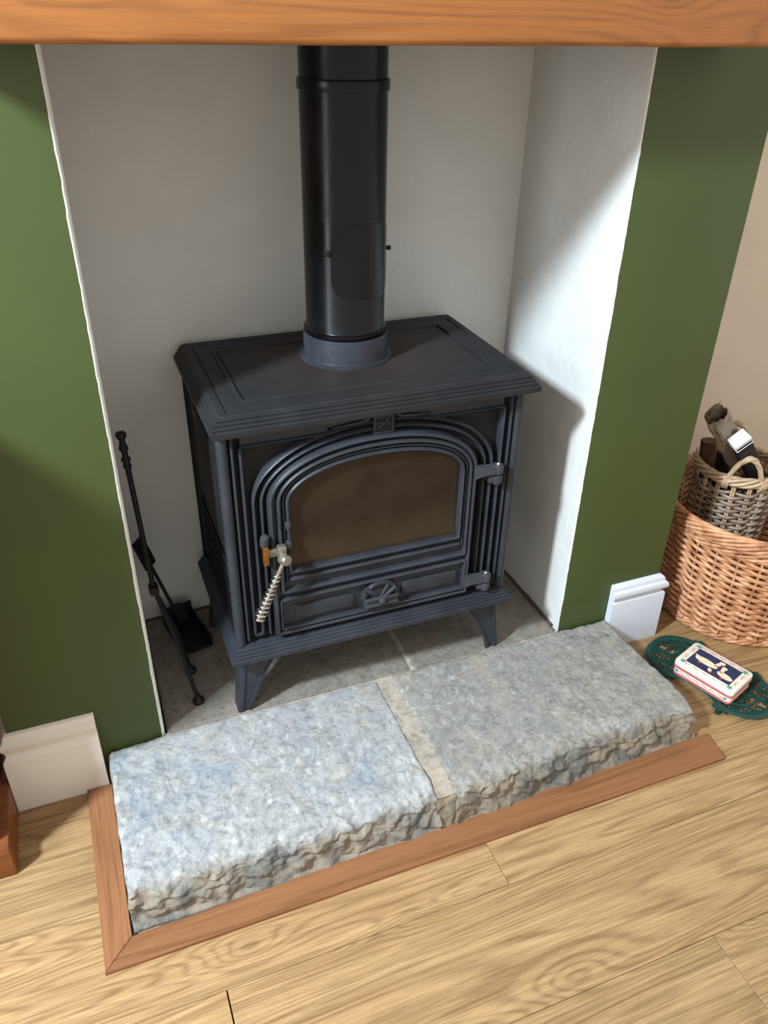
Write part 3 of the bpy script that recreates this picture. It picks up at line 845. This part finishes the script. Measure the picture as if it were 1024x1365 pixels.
# --- legs
def leg(sx, sy):
    cx = 0.4704
    X = lambda x: x if sx < 0 else 2*cx - x
    Y = lambda y: y if sy < 0 else 0.335 - y
    mb = MB(); rs = []
    # (z, outer x, inner x, front y, back y)
    for z, xo, xi, yf, yb in ((0.2435, 0.174, 0.262, 0.004, 0.085), (0.225, 0.172, 0.247, 0.003, 0.074), (0.200, 0.169, 0.231, 0.002, 0.062), (0.170, 0.166, 0.215, 0.001, 0.052), (0.140, 0.162, 0.202, 0.000, 0.044), (0.112, 0.158, 0.191, -0.001, 0.037), (0.098, 0.156, 0.188, 0.000, 0.036), (H-0.001, 0.156, 0.187, 0.001, 0.035)):
        ch = 0.005
        pts = [(X(xo), Y(yf+ch), z), (X(xo+ch*0.3), Y(yf+ch*0.3), z), (X(xo+ch), Y(yf), z), (X(xo+0.010), Y(yf), z), (X(xo+0.012), Y(yf+0.003), z), (X(xi-0.008), Y(yf+0.003), z), (X(xi-0.006), Y(yf), z), (X(xi), Y(yf+0.001), z), (X(xi), Y(yf+0.010), z), (X(xo+0.014), Y(yf+0.014), z), (X(xo+0.010), Y(yb), z), (X(xo), Y(yb), z)]
        rs.append(pts)
    mb.rings(rs)
    return mb.build('leg', 'cast_iron', stove, ang=35)
for sx in (-1, 1):
    for sy in (-1, 1): leg(sx, sy)
MB().box(0.35, 0.60, 0.04, 0.30, 0.225, 0.245, 0.002).build('ash_lip', 'side_iron', stove, smooth=False)

# ------------------------------------------------------------------ flue pipe
zb = ztp+0.0525
flue = thing('flue_pipe', 'glossy black flue pipe rising from the stove top into the chimney', 'flue pipe', (PX, PY, zb))
mb = MB(); mb.lathe([(0.0800, zb), (0.0815, zb+0.004), (0.0810, zb+0.009), (0.0775, zb+0.0105), (0.0765, zb+0.012), (0.0765, 1.268)], 96, T, capb=False, capt=False)
mb.build('lower_pipe', 'flue_enamel', flue, ang=50)
mb = MB(); mb.lathe([(0.0745, 1.272), (0.0760, 1.283), (0.0765, 1.50), (0.0765, 1.75)], 96, T, capb=False, capt=False)
mb.build('upper_pipe', 'flue_enamel', flue, ang=50)
mb = MB(); mb.lathe([(0.0768, 1.2655), (0.0795, 1.2660), (0.0798, 1.268), (0.0798, 1.281), (0.0792, 1.2835), (0.0765, 1.284)], 96, T)
mb.build('joint_band', 'flue_enamel', flue, ang=30)
# access door wrapped on the pipe
mb = MB(); a0, a1 = math.radians(-128), math.radians(-22); z0, z1 = 0.925, 1.058
vs = []; na, nz = 40, 24; R1 = 0.0779
for layer, rr in ((0, 0.0764), (1, R1)):
    for i in range(na+1):
        for j in range(nz+1):
            u_ = i/na*2-1; v2 = j/nz*2-1
            # rounded rectangle by squeezing the corners
            k = 0.0
            aa = (a0+a1)/2 + (a1-a0)/2*u_*math.sqrt(max(0, 1-0.16*v2**6)) 
            zz = (z0+z1)/2 + (z1-z0)/2*v2*math.sqrt(max(0, 1-0.42*abs(u_)**5))
            vs.append((PX+rr*math.cos(aa), PY+rr*math.sin(aa), zz))
fs = []; nn = (na+1)*(nz+1)
for i in range(na):
    for j in range(nz):
        q = (i*(nz+1)+j, (i+1)*(nz+1)+j, (i+1)*(nz+1)+j+1, i*(nz+1)+j+1)
        fs.append(tuple(a+nn for a in q))
def rim(idx):
    for a, b in zip(idx[:-1], idx[1:]): fs.append((a, b, b+nn, a+nn))
rim([i*(nz+1) for i in range(na+1)]); rim([i*(nz+1)+nz for i in range(na+1)])
rim([j for j in range(nz+1)]); rim([na*(nz+1)+j for j in range(nz+1)])
mb.add(vs, fs); ad = mb.build('access_door', 'flue_enamel', flue, ang=40)
def screw(an, z, L_, r):
    M = Matrix.Translation((PX+0.0755*math.cos(an), PY+0.0755*math.sin(an), z)) @ Matrix.Rotation(an, 4, 'Z') @ Matrix.Rotation(PI/2, 4, 'Y')
    MB().lathe([(r*0.6, 0), (r*0.6, L_*0.4), (r, L_*0.45), (r, L_*0.9), (r*0.7, L_), (0, L_)], 14, M).build('screw', 'soot', flue)
screw(math.radians(-132), 1.008, 0.007, 0.0055); screw(math.radians(-12), 1.000, 0.012, 0.0045)

# ------------------------------------------------------------------ fire tools beside the stove
tongs = thing('fire_tongs', 'tall black iron fire tongs leaning in the left of the recess', 'fire tongs', (0.06, 0.1, H))
Pt, Ph, Pf, Pg = Vector((0.019, 0.14, 0.72)), Vector((0.031, 0.13, 0.367)), Vector((0.082, 0.065, H+0.006)), Vector((0.083, 0.165, H+0.006))
d = (Ph-Pt).normalized()
mb = MB(); mb.tube([Pt+d*0.07, Pt.lerp(Ph, 0.6), Ph+d*0.01], 0.0055, 10); mb.build('shaft', 'forged_iron', tongs)
hm = Matrix.Translation(Pt) @ d.to_track_quat('Z', 'X').to_matrix().to_4x4()
MB().lathe([(0, -0.002), (0.009, 0.0), (0.0105, 0.005), (0.0085, 0.010), (0.0055, 0.014), (0.0062, 0.024), (0.0085, 0.030), (0.0085, 0.034), (0.0058, 0.038), (0.0056, 0.048), (0.0088, 0.053), (0.0088, 0.057), (0.0058, 0.062), (0.0085, 0.068), (0.0055, 0.076)], 20, hm).build('handle', 'forged_iron', tongs, ang=60)
MB().tube([Ph+Vector((0, -0.012, 0)), Ph, Ph+Vector((0, 0.014, 0))], 0.010, 14).build('pivot', 'forged_iron', tongs, ang=60)
MB().tube([Ph, Ph.lerp(Pf, 0.5)+Vector((0.004, -0.004, 0)), Pf], 0.0045, 8).build('arm', 'forged_iron', tongs)
MB().tube([Ph, Ph.lerp(Pg, 0.5)+Vector((0.006, 0.006, 0)), Pg], 0.0045, 8).build('arm', 'forged_iron', tongs)
for P in (Pf, Pg):
    mb = MB(); mb.lathe([(0, -0.006), (0.012, -0.006), (0.013, -0.003), (0.012, 0.002), (0.006, 0.006), (0.0045, 0.016), (0, 0.016)], 16, Matrix.Translation(P))
    mb.build('foot', 'forged_iron', tongs, ang=50)

shov = thing('ash_shovel', 'black ash shovel resting behind the tongs, flat handle end up', 'shovel', (0.08, 0.27, H))
q0, q1 = Vector((0.022, 0.262, 0.395)), Vector((0.088, 0.275, 0.145))
MB().tube([q0.lerp(q1, 0.18), q0.lerp(q1, 0.6), q1], 0.0042, 8).build('shaft', 'forged_iron', shov)
dd = (q1-q0).normalized()
M = Matrix.Translation(q0) @ dd.to_track_quat('Z', 'Y').to_matrix().to_4x4()
MB().box(-0.017, 0.017, -0.004, 0.004, -0.012, 0.066, 0.002, mat=M @ Matrix.Rotation(math.radians(55), 4, 'Z')).build('grip', 'forged_iron', shov, ang=40)
M = Matrix.Translation((0.100, 0.285, H+0.003)) @ Matrix.Rotation(math.radians(12), 4, 'Z')
mb = MB()
mb.box(-0.035, 0.035, -0.06, 0.07, 0.0, 0.004, 0.001, mat=M)
mb.box(-0.037, -0.033, -0.06, 0.07, 0.0, 0.030, 0.001, mat=M); mb.box(0.033, 0.037, -0.06, 0.07, 0.0, 0.030, 0.001, mat=M)
mb.box(-0.037, 0.037, 0.066, 0.070, 0.0, 0.050, 0.001, mat=M)
mb.box(-0.008, 0.008, 0.0, 0.07, 0.048, 0.054, 0.001, mat=M)
mb.build('pan', 'forged_iron', shov, ang=40)

# ------------------------------------------------------------------ cabinet at the left edge
cab = thing('wooden_cabinet', 'brown wooden cabinet corner with low plinth at the left edge', 'cabinet', (-0.45, -0.05, 0))
MB().box(-0.62, -0.3045, -0.166, 0.10, 0.0, 0.080, 0.006, seg=2).build('plinth', 'cabinet_wood', cab, ang=30)
mb = MB()
mb.box(-0.335, -0.3175, -0.142, 0.10, 0.080, 0.555, 0.001)
mb.box(-0.62, -0.60, -0.142, 0.10, 0.080, 0.555, 0.001)
mb.box(-0.60, -0.335, 0.085, 0.10, 0.080, 0.555)
mb.build('carcass', 'cabinet_wood', cab, ang=30)
MB().box(-0.60, -0.335, -0.13, 0.085, 0.30, 0.318, 0.001).build('shelf', 'cabinet_wood', cab, ang=30)
MB().box(-0.622, -0.3145, -0.196, 0.10, 0.555, 0.940, 0.002).build('upper_cupboard', 'cabinet_wood', cab, ang=30)
MB().box(-0.610, -0.326, -0.200, -0.196, 0.575, 0.925, 0.002).build('cupboard_door', 'cabinet_wood', cab, ang=30)
MB().box(-0.63, -0.312, -0.210, 0.10, 0.940, 0.968, 0.004).build('cabinet_top', 'cabinet_wood', cab, ang=30)

# ------------------------------------------------------------------ log basket
bc = Vector((1.55, 0.04, 0)); BT, BB, BH = 0.238, 0.200, 0.322
def brad(z, top, bot, h): 
    k = max(0, min(1, z/h)); return bot + (top-bot)*(k**0.8)
bask = thing('log_basket', 'large round orange brown willow log basket on the floor', 'basket', (bc.x, bc.y, 0))
NS = 28; rows = 38
mb = MB(); pitch = (BH-0.052)/NS
steps = NS
for k in range(-NS, rows-4):   # each rod starts on a stake and climbs
    pass
mb = MB()
npairs = NS
zlo, zhi = 0.026, BH-0.030
vp = 0.0098                       # vertical spacing of the strokes in one gap
for k in range(NS):
    # helical rod: slow climb towards lower angle
    j0 = 0; pts = []; total = int((zhi-zlo)/vp)
    ph = rng.uniform(-0.1, 0.1)
    sub = 5
    for q in range(total*sub+1):
        st_ = q/sub
        ang_ = -(2*PI)*(k + st_)/NS
        z = zlo + vp*st_ + 0.0012*noise.noise(Vector((k, st_*0.7, 0)))
        amp = 0.0068*math.cos(PI*st_)
        r = brad(z, BT, BB, BH) + amp
        pts.append(bc + Vector((r*math.cos(ang_), r*math.sin(ang_), z)))
    mb.tube(pts, [0.0062 - 0.0012*(i/len(pts)) + 0.0004*noise.noise(Vector((k, i*0.1, 3))) for i in range(len(pts))], 6)
o = mb.build('woven_side', 'willow', bask, ang=80, fixn=False); o['kind'] = 'stuff'
mb = MB()
for k in range(NS):
    a = -2*PI*k/NS
    mb.tube([bc + Vector((brad(z, BT, BB, BH)*math.cos(a), brad(z, BT, BB, BH)*math.sin(a), z)) for z in (0.004, 0.1, 0.2, BH-0.01)], 0.0036, 6)
o = mb.build('stakes', 'willow', bask, ang=80, fixn=False); o['kind'] = 'stuff'
def braid(mb, c, R, z, n, rr, amp, freq, dz, seg=6, pts_n=240, tilt=0.0):
    for s_ in range(n):
        ph = 2*PI*s_/n; pts = []
        for i in range(pts_n):
            a = 2*PI*i/pts_n
            r = R + amp*math.cos(freq*a+ph) ; zz = z + dz*math.sin(freq*a+ph) + 0.001*noise.noise(Vector((a*4, s_, 0)))
            pts.append(c + Vector((r*math.cos(a), r*math.sin(a), zz)))
        mb.tube(pts, rr, seg, closed=True)
mb = MB(); braid(mb, bc, BT+0.002, BH-0.004, 9, 0.0052, 0.008, 5, 0.017); braid(mb, bc, BT-0.002, BH-0.034, 4, 0.0040, 0.007, 9, 0.007)
mb.build('rim', 'willow', bask, ang=80, fixn=False)
mb = MB(); braid(mb, bc, BB+0.003, 0.014, 5, 0.0048, 0.007, 9, 0.008); 
mb.build('foot_border', 'willow', bask, ang=80, fixn=False)
MB().lathe([(0.0, 0.006), (BB-0.004, 0.006), (BB-0.004, 0.014), (0, 0.016)], 40, Matrix.Translation(bc)).build('basket_base', 'bark', bask)

# ------------------------------------------------------------------ grey basket inside
gc = Vector((1.520, 0.112, 0)); GT, GB, GH, GZ = 0.100, 0.080, 0.400, 0.018
gb_ = thing('kindling_basket', 'small grey brown willow basket standing inside the large log basket', 'basket', (gc.x, gc.y, GZ))
NG = 15; mb = MB()
nr = 34
for r_i in range(nr):
    z = GZ+0.012 + r_i*(GH-GZ-0.045)/nr; pts = []
    for i in range(NG*6):
        a = 2*PI*i/(NG*6)
        rr = GB + (GT-GB)*(z/GH) + 0.0072*math.cos(PI*(i/6.0) + (PI if r_i % 2 else 0)) if NG % 2 == 0 else GB + (GT-GB)*(z/GH) + 0.0068*math.cos(NG*a/1.0*0.5*2*0.5 + 0) 
        rr = GB + (GT-GB)*(z/GH) + 0.0066*math.cos(8*a + (PI if r_i % 2 else 0))
        pts.append(gc + Vector((rr*math.cos(a), rr*math.sin(a), z + 0.0012*noise.noise(Vector((a*3, r_i, 0))))))
    mb.tube(pts, 0.0046, 6, closed=True)
o = mb.build('woven_side', 'grey_willow', gb_, ang=80, fixn=False); o['kind'] = 'stuff'
mb = MB()
for k in range(16):
    a = 2*PI*(k+0.0)/16
    for da in (-0.03, 0.03):
        mb.tube([gc + Vector(((GB+(GT-GB)*z/GH)*math.cos(a+da), (GB+(GT-GB)*z/GH)*math.sin(a+da), z)) for z in (GZ, 0.2, GH-0.01)], 0.0032, 6)
o = mb.build('stakes', 'pale_willow', gb_, ang=80, fixn=False); o['kind'] = 'stuff'
mb = MB(); braid(mb, gc, GT+0.003, GH-0.006, 5, 0.0050, 0.007, 4, 0.010, pts_n=120)
mb.build('rim', 'pale_willow', gb_, ang=80, fixn=False)
MB().lathe([(0.0, GZ), (GB, GZ), (GB, GZ+0.012), (0, GZ+0.012)], 32, Matrix.Translation(gc)).build('basket_base', 'grey_willow', gb_)
# two ear handles: one facing the room, one at the left
def ear(phi, name='handle', half=0.42, hh=0.062):
    mb = MB()
    for s_ in range(3):
        pts = []
        for i in range(25):
            t_ = i/24; a = phi - half + 2*half*t_
            zz = GH - 0.012 + (hh+0.012)*math.sin(PI*t_)**0.75
            off_ = 0.0035
            ph = 2*PI*s_/3 + t_*9
            r = GT + 0.004 + off_*math.cos(ph)
            pts.append(gc + Vector((r*math.cos(a), r*math.sin(a), zz + off_*math.sin(ph))))
        mb.tube(pts, 0.0052, 8)
    e_ = mb.build(name, 'pale_willow', gb_, ang=80, fixn=False)
ear(math.radians(-124)); ear(math.radians(56))
for a in (math.radians(-124)+0.42, math.radians(-124)-0.42):
    mb = MB()
    for k in range(3):
        pts = []
        for i in range(9):
            t_ = i/8*PI
            pts.append(gc + Vector(((GT+0.002+0.012*math.sin(t_+0.2))*math.cos(a+0.05*(k-1)+0.04*i/8), (GT+0.002+0.012*math.sin(t_+0.2))*math.sin(a+0.05*(k-1)+0.04*i/8), GH-0.028+0.036*(i/8))))
        mb.tube(pts, 0.0032, 6)
    mb.build('handle_lashing', 'pale_willow', gb_, ang=80, fixn=False)

# contents of the grey basket
bt, bb2 = Vector((1.418, 0.040, 0.520)), Vector((1.590, 0.085, 0.330))
dd = (bb2-bt); Lb = dd.length; dz_ = dd.normalized()
side_ = Vector((0.62, -0.18, 0.70)); side_ = (side_ - dz_*side_.dot(dz_)).normalized(); th = dz_.cross(side_)
Mb = Matrix((side_, th, dz_)).transposed().to_4x4(); Mb.translation = bt
match = thing('long_black_box', 'black card box with white end band leaning in the grey basket', 'box', tuple(bb2))
MB().box(-0.021, 0.021, -0.016, 0.016, 0.006, Lb, 0.0015, mat=Mb).build('box_body', 'black_card', match, ang=30)
MB().box(-0.0225, 0.0225, -0.0175, 0.0175, 0.0, 0.012, 0.001, mat=Mb).build('end_band', 'white_band', match, ang=30)
MB().box(-0.0222, 0.0222, -0.0172, 0.0172, 0.022, 0.0232, 0.0003, mat=Mb).build('seam_line', 'white_band', match, ang=30)

# crumpled kraft paper sleeve
pc = thing('kraft_paper_bag', 'crumpled grey brown paper bag sticking up behind the black box', 'paper bag', (1.52, 0.12, 0.35))
P0, P1 = Vector((1.352, 0.058, 0.585)), Vector((1.508, 0.108, 0.398))
dd = (P1-P0); dn = dd.normalized(); sd = Vector((0.62, -0.1, 0.70)); sd = (sd-dn*sd.dot(dn)).normalized(); tn = dn.cross(sd)
mb = MB(); rs = []; n = 28
for i in range(13):
    t_ = i/12; ring = []
    for k in range(n):
        a = 2*PI*k/n; wx = 0.030*(1-0.15*t_); wy = 0.013
        nz_ = noise.noise(Vector((math.cos(a)*1.6, math.sin(a)*1.6, t_*5)))
        end = 0.018*noise.noise(Vector((k*0.7, 2, 1))) if i == 0 else 0
        ring.append(P0 + dn*(dd.length*t_ + end) + sd*math.cos(a)*wx*(1+0.35*nz_) + tn*math.sin(a)*wy*(1+0.8*nz_))
    rs.append(ring)
mb.rings(rs, capb=False)
mb.build('paper_sleeve', 'kraft_paper', pc, ang=25)
mb = MB()
vs = []
for i in range(7):
    for j in range(9):
        u_ = i/6-0.5; v2 = j/8
        p_ = P0 + dn*(0.035-0.055*v2+0.012*abs(u_)) + sd*(u_*0.048) - tn*(0.014+0.010*math.sin(v2*3)+0.006*noise.noise(Vector((u_*5, v2*4, 0))))
        vs.append(p_)
fs = [(i*9+j, (i+1)*9+j, (i+1)*9+j+1, i*9+j+1) for i in range(6) for j in range(8)]
mb.add(vs, fs); o = mb.build('paper_flap', 'kraft_paper', pc, ang=25, fixn=False)
mod = o.modifiers.new('thickness', 'SOLIDIFY'); mod.thickness = 0.0008

# kindling logs
def log(name, label, a, b, r, seed, mat='bark'):
    a, b = Vector(a), Vector(b); mb = MB(); d_ = (b-a).normalized(); u = d_.orthogonal().normalized(); v3 = d_.cross(u); rs = []
    for i in range(9):
        t_ = i/8; c = a.lerp(b, t_); ring = []
        for k in range(14):
            an = 2*PI*k/14; rr = r*(1+0.22*noise.noise(Vector((math.cos(an)*1.5, math.sin(an)*1.5, t_*2+seed))))
            if k < 4: rr *= 0.75
            ring.append(c + (u*math.cos(an)+v3*math.sin(an))*rr)
        rs.append(ring)
    mb.rings(rs); o = mb.build(name, mat, None, ang=50, origin=b); return tag(o, label, 'log')
log('kindling_log', 'short brown split log poking up behind the grey basket handle', (1.448, 0.158, 0.452), (1.480, 0.135, 0.08), 0.021, 1.0)
log('kindling_log', 'dark charred log low inside the grey basket', (1.535, 0.172, 0.395), (1.540, 0.140, 0.045), 0.024, 5.0, 'soot')

# ------------------------------------------------------------------ trivet and tin
tc = Vector((1.270, -0.200, 0)); ua = Vector((0.342, -0.940, 0)).normalized(); va = Vector((0.940, 0.342, 0)).normalized()
trv = thing('cast_iron_trivet', 'dark green oval openwork cast iron trivet on the wooden floor', 'trivet', tuple(tc))
def ep(a, ka, kb, z):
    u = ka*math.cos(a); f_ = u/0.155; wst = 1 - 0.36*math.exp(-(f_/0.42)**4)
    return tc + ua*u + va*(kb*wst*math.copysign(abs(math.sin(a))**0.75, math.sin(a))) + Vector((0, 0, z))
TZ = 0.0140; mb = MB()
for ka, kb, hw in ((0.153, 0.090, 0.0085), (0.118, 0.066, 0.0032), (0.078, 0.042, 0.0030), (0.040, 0.020, 0.0030)):
    mb.tube([ep(2*PI*i/96, ka, kb, TZ) for i in range(96)], 1, 8, closed=True, flat=(hw, 0.0040), ref=(0, 0, 1))
trim_ = mb.build('ring', 'green_iron', trv, ang=60)
mb = MB()
for k in range(28):
    a = 2*PI*k/28
    pts = [ep(a + 0.16*math.sin(t_*PI*2)*(1 if k % 2 else -1), 0.040+(0.152-0.040)*t_, 0.020+(0.090-0.020)*t_, TZ) for t_ in [i/8 for i in range(9)]]
    mb.tube(pts, 1, 6, flat=(0.0024, 0.0030), ref=(0, 0, 1))
for k in range(24):
    a = 2*PI*(k+0.5)/24; c = ep(a, 0.137, 0.079, TZ)
    mb.tube([c + Vector((0.008*math.cos(b), 0.008*math.sin(b), 0)) for b in [2*PI*i/14 for i in range(14)]], 1, 6, closed=True, flat=(0.0018, 0.0034), ref=(0, 0, 1))
for k in range(18):
    a = 2*PI*(k+0.5)/18; c = ep(a, 0.098, 0.056, TZ)
    mb.tube([c + Vector((0.007*math.cos(b), 0.007*math.sin(b), 0)) for b in [2*PI*i/12 for i in range(12)]], 1, 6, closed=True, flat=(0.0018, 0.0034), ref=(0, 0, 1))
mb.build('scrollwork', 'green_iron', trv, ang=60)
for su in (-1, 1):
    for sv in (-1, 1):
        c = tc + ua*(0.074*su) + va*(0.080*sv)
        mb = MB(); mb.lathe([(0.0, 0.0), (0.006, 0.0), (0.007, 0.003), (0.006, 0.010), (0.008, TZ+0.003), (0.0, TZ+0.004)], 14, Matrix.Translation(c + va*(0.008*sv)))
        M = Matrix((ua, va, Vector((0, 0, 1)))).transposed().to_4x4(); M.translation = c
        mb.box(-0.018, 0.018, -0.006 if sv > 0 else -0.010, 0.010 if sv > 0 else 0.006, TZ-0.004, TZ+0.003, 0.003, mat=M)
        mb.build('foot', 'green_iron', trv, ang=40)

tn0 = Vector((1.258, -0.216, TZ+0.0045)); M = Matrix((ua, va, Vector((0, 0, 1)))).transposed().to_4x4(); M.translation = tn0
tin = thing('biscuit_tin', 'small cream and pink tin with white geese on navy, on the trivet', 'tin', tuple(tn0))
def rbox(mb, hx, hy, z0, z1, r=0.011, top=0.0015, n=6):
    def loop(ins, z):
        pts = []
        for qx, qy, s0 in ((1, 1, 0), (-1, 1, 90), (-1, -1, 180), (1, -1, 270)):
            for i in range(n+1):
                a = math.radians(s0 + 90*i/n); rr = max(r-ins, 0.001)
                pts.append(M @ Vector((qx*(hx-r) + rr*math.cos(a), qy*(hy-r) + rr*math.sin(a), z)))
        return pts
    mb.rings([loop(0.0, z0), loop(0.0, z1-top), loop(top*0.4, z1-top*0.35), loop(top, z1)])
LX, LY = 0.0755, 0.0505
mb = MB(); rbox(mb, LX-0.001, LY-0.001, 0.0, 0.024); tb = mb.build('tin_base', 'tin_cream', tin, ang=40)
mb = MB(); rbox(mb, LX-0.0002, LY-0.0002, 0.0008, 0.0070, top=0.0003); mb.build('pink_band', 'tin_pink', tb, ang=40)
mb = MB(); rbox(mb, LX+0.0008, LY+0.0008, 0.0205, 0.0400, top=0.002); lid = mb.build('lid', 'tin_cream', tin, ang=40)
mb = MB(); rbox(mb, LX+0.0013, LY+0.0013, 0.0212, 0.0285, top=0.0003); mb.build('pink_band', 'tin_pink', lid, ang=40)
def flat(poly, z, thick=0.0003):
    return [[M @ Vector((x, y, z)) for x, y in poly], [M @ Vector((x, y, z+thick)) for x, y in poly]]
zt_ = 0.0400
mb = MB(); mb.rings(flat([(-0.056, -0.033), (0.056, -0.033), (0.056, 0.033), (-0.056, 0.033)], zt_-0.0001)); mb.build('navy_panel', 'tin_navy', lid, smooth=False)
def ellp(cx_, cy_, a, b, rot, n=18):
    c, s_ = math.cos(rot), math.sin(rot)
    return [(cx_+a*math.cos(2*PI*i/n)*c - b*math.sin(2*PI*i/n)*s_, cy_+a*math.cos(2*PI*i/n)*s_ + b*math.sin(2*PI*i/n)*c) for i in range(n)]
# two geese, heads meeting right of centre (x runs along the tin, +y away from the room)
for polys in ((ellp(-0.020, 0.000, 0.029, 0.0105, -0.04), [(-0.054, 0.008), (-0.048, 0.009), (-0.030, 0.006), (-0.034, -0.006)], ellp(0.004, 0.011, 0.012, 0.0050, 1.35), ellp(0.009, 0.0235, 0.0072, 0.0054, 0.1), ellp(-0.001, -0.0190, 0.0065, 0.0045, -0.9)),
              (ellp(0.034, -0.0125, 0.020, 0.0090, -0.10), [(0.050, -0.020), (0.0545, -0.012), (0.040, -0.006), (0.036, -0.018)], ellp(0.0215, 0.000, 0.0110, 0.0046, 1.75), ellp(0.0215, 0.0115, 0.0066, 0.0052, 0.0))):
    mb = MB()
    for qi, poly in enumerate(polys): mb.rings(flat(poly, zt_+0.0001+qi*0.00003))
    mb.build('goose_print', 'goose_white', lid, smooth=False)
mb = MB()
for poly in (ellp(0.0165, 0.020, 0.0030, 0.0016, -0.5), ellp(0.0145, 0.0135, 0.0030, 0.0016, 0.5), ellp(0.004, 0.005, 0.0055, 0.0024, 0.3), ellp(0.022, -0.006, 0.005, 0.0022, -0.2), ellp(-0.030, -0.014, 0.005, 0.0016, 0.3), ellp(0.002, -0.0255, 0.005, 0.0016, 0.0), ellp(0.032, -0.025, 0.005, 0.0016, 0.2)):
    mb.rings(flat(poly, zt_+0.0004))
for q in range(5):   # squiggles on the cream border
    for s_ in (-1, 1):
        x = -0.048+q*0.024
        mb.tube([M @ Vector((x-0.007+0.0023*i, s_*0.0405+0.0018*math.sin(i*1.4), zt_+0.0001)) for i in range(7)], 0.0007, 4)
for s_ in (-1, 1):
    for q in (-1, 1):
        mb.tube([M @ Vector((s_*0.0640+0.0022*math.sin(i*1.3), q*0.016-0.008+0.0026*i, zt_+0.0001)) for i in range(7)], 0.0009, 4)
for s_ in range(6):  # ribbon on the long front side of the base
    mb.tube([M @ Vector((-0.058+s_*0.020+0.0030*i, -LY+0.0006, 0.0135+0.0026*math.sin(i*1.1))) for i in range(6)], 0.0007, 4)
mb.build('pink_print', 'goose_beak', lid, smooth=False)['kind'] = 'stuff'
mb = MB()
for sx in (-1, 1):
    for sy in (-1, 1):
        for k in range(5):
            a = 2*PI*k/5; mb.rings(flat(ellp(sx*0.0600+0.0042*math.cos(a), sy*0.0375+0.0042*math.sin(a), 0.0034, 0.0020, a, 10), zt_+0.0001+k*0.00002))
for x in (-0.064, 0.062):
    mb.rings([[M @ Vector((x+p_[0], -LY+0.0005, 0.0135+p_[1])) for p_ in ellp(0, 0, 0.0045, 0.0032, 0, 10)], [M @ Vector((x+p_[0], -LY+0.0001, 0.0135+p_[1])) for p_ in ellp(0, 0, 0.0045, 0.0032, 0, 10)]])
mb.build('teal_print', 'tin_teal', lid, smooth=False)['kind'] = 'stuff'
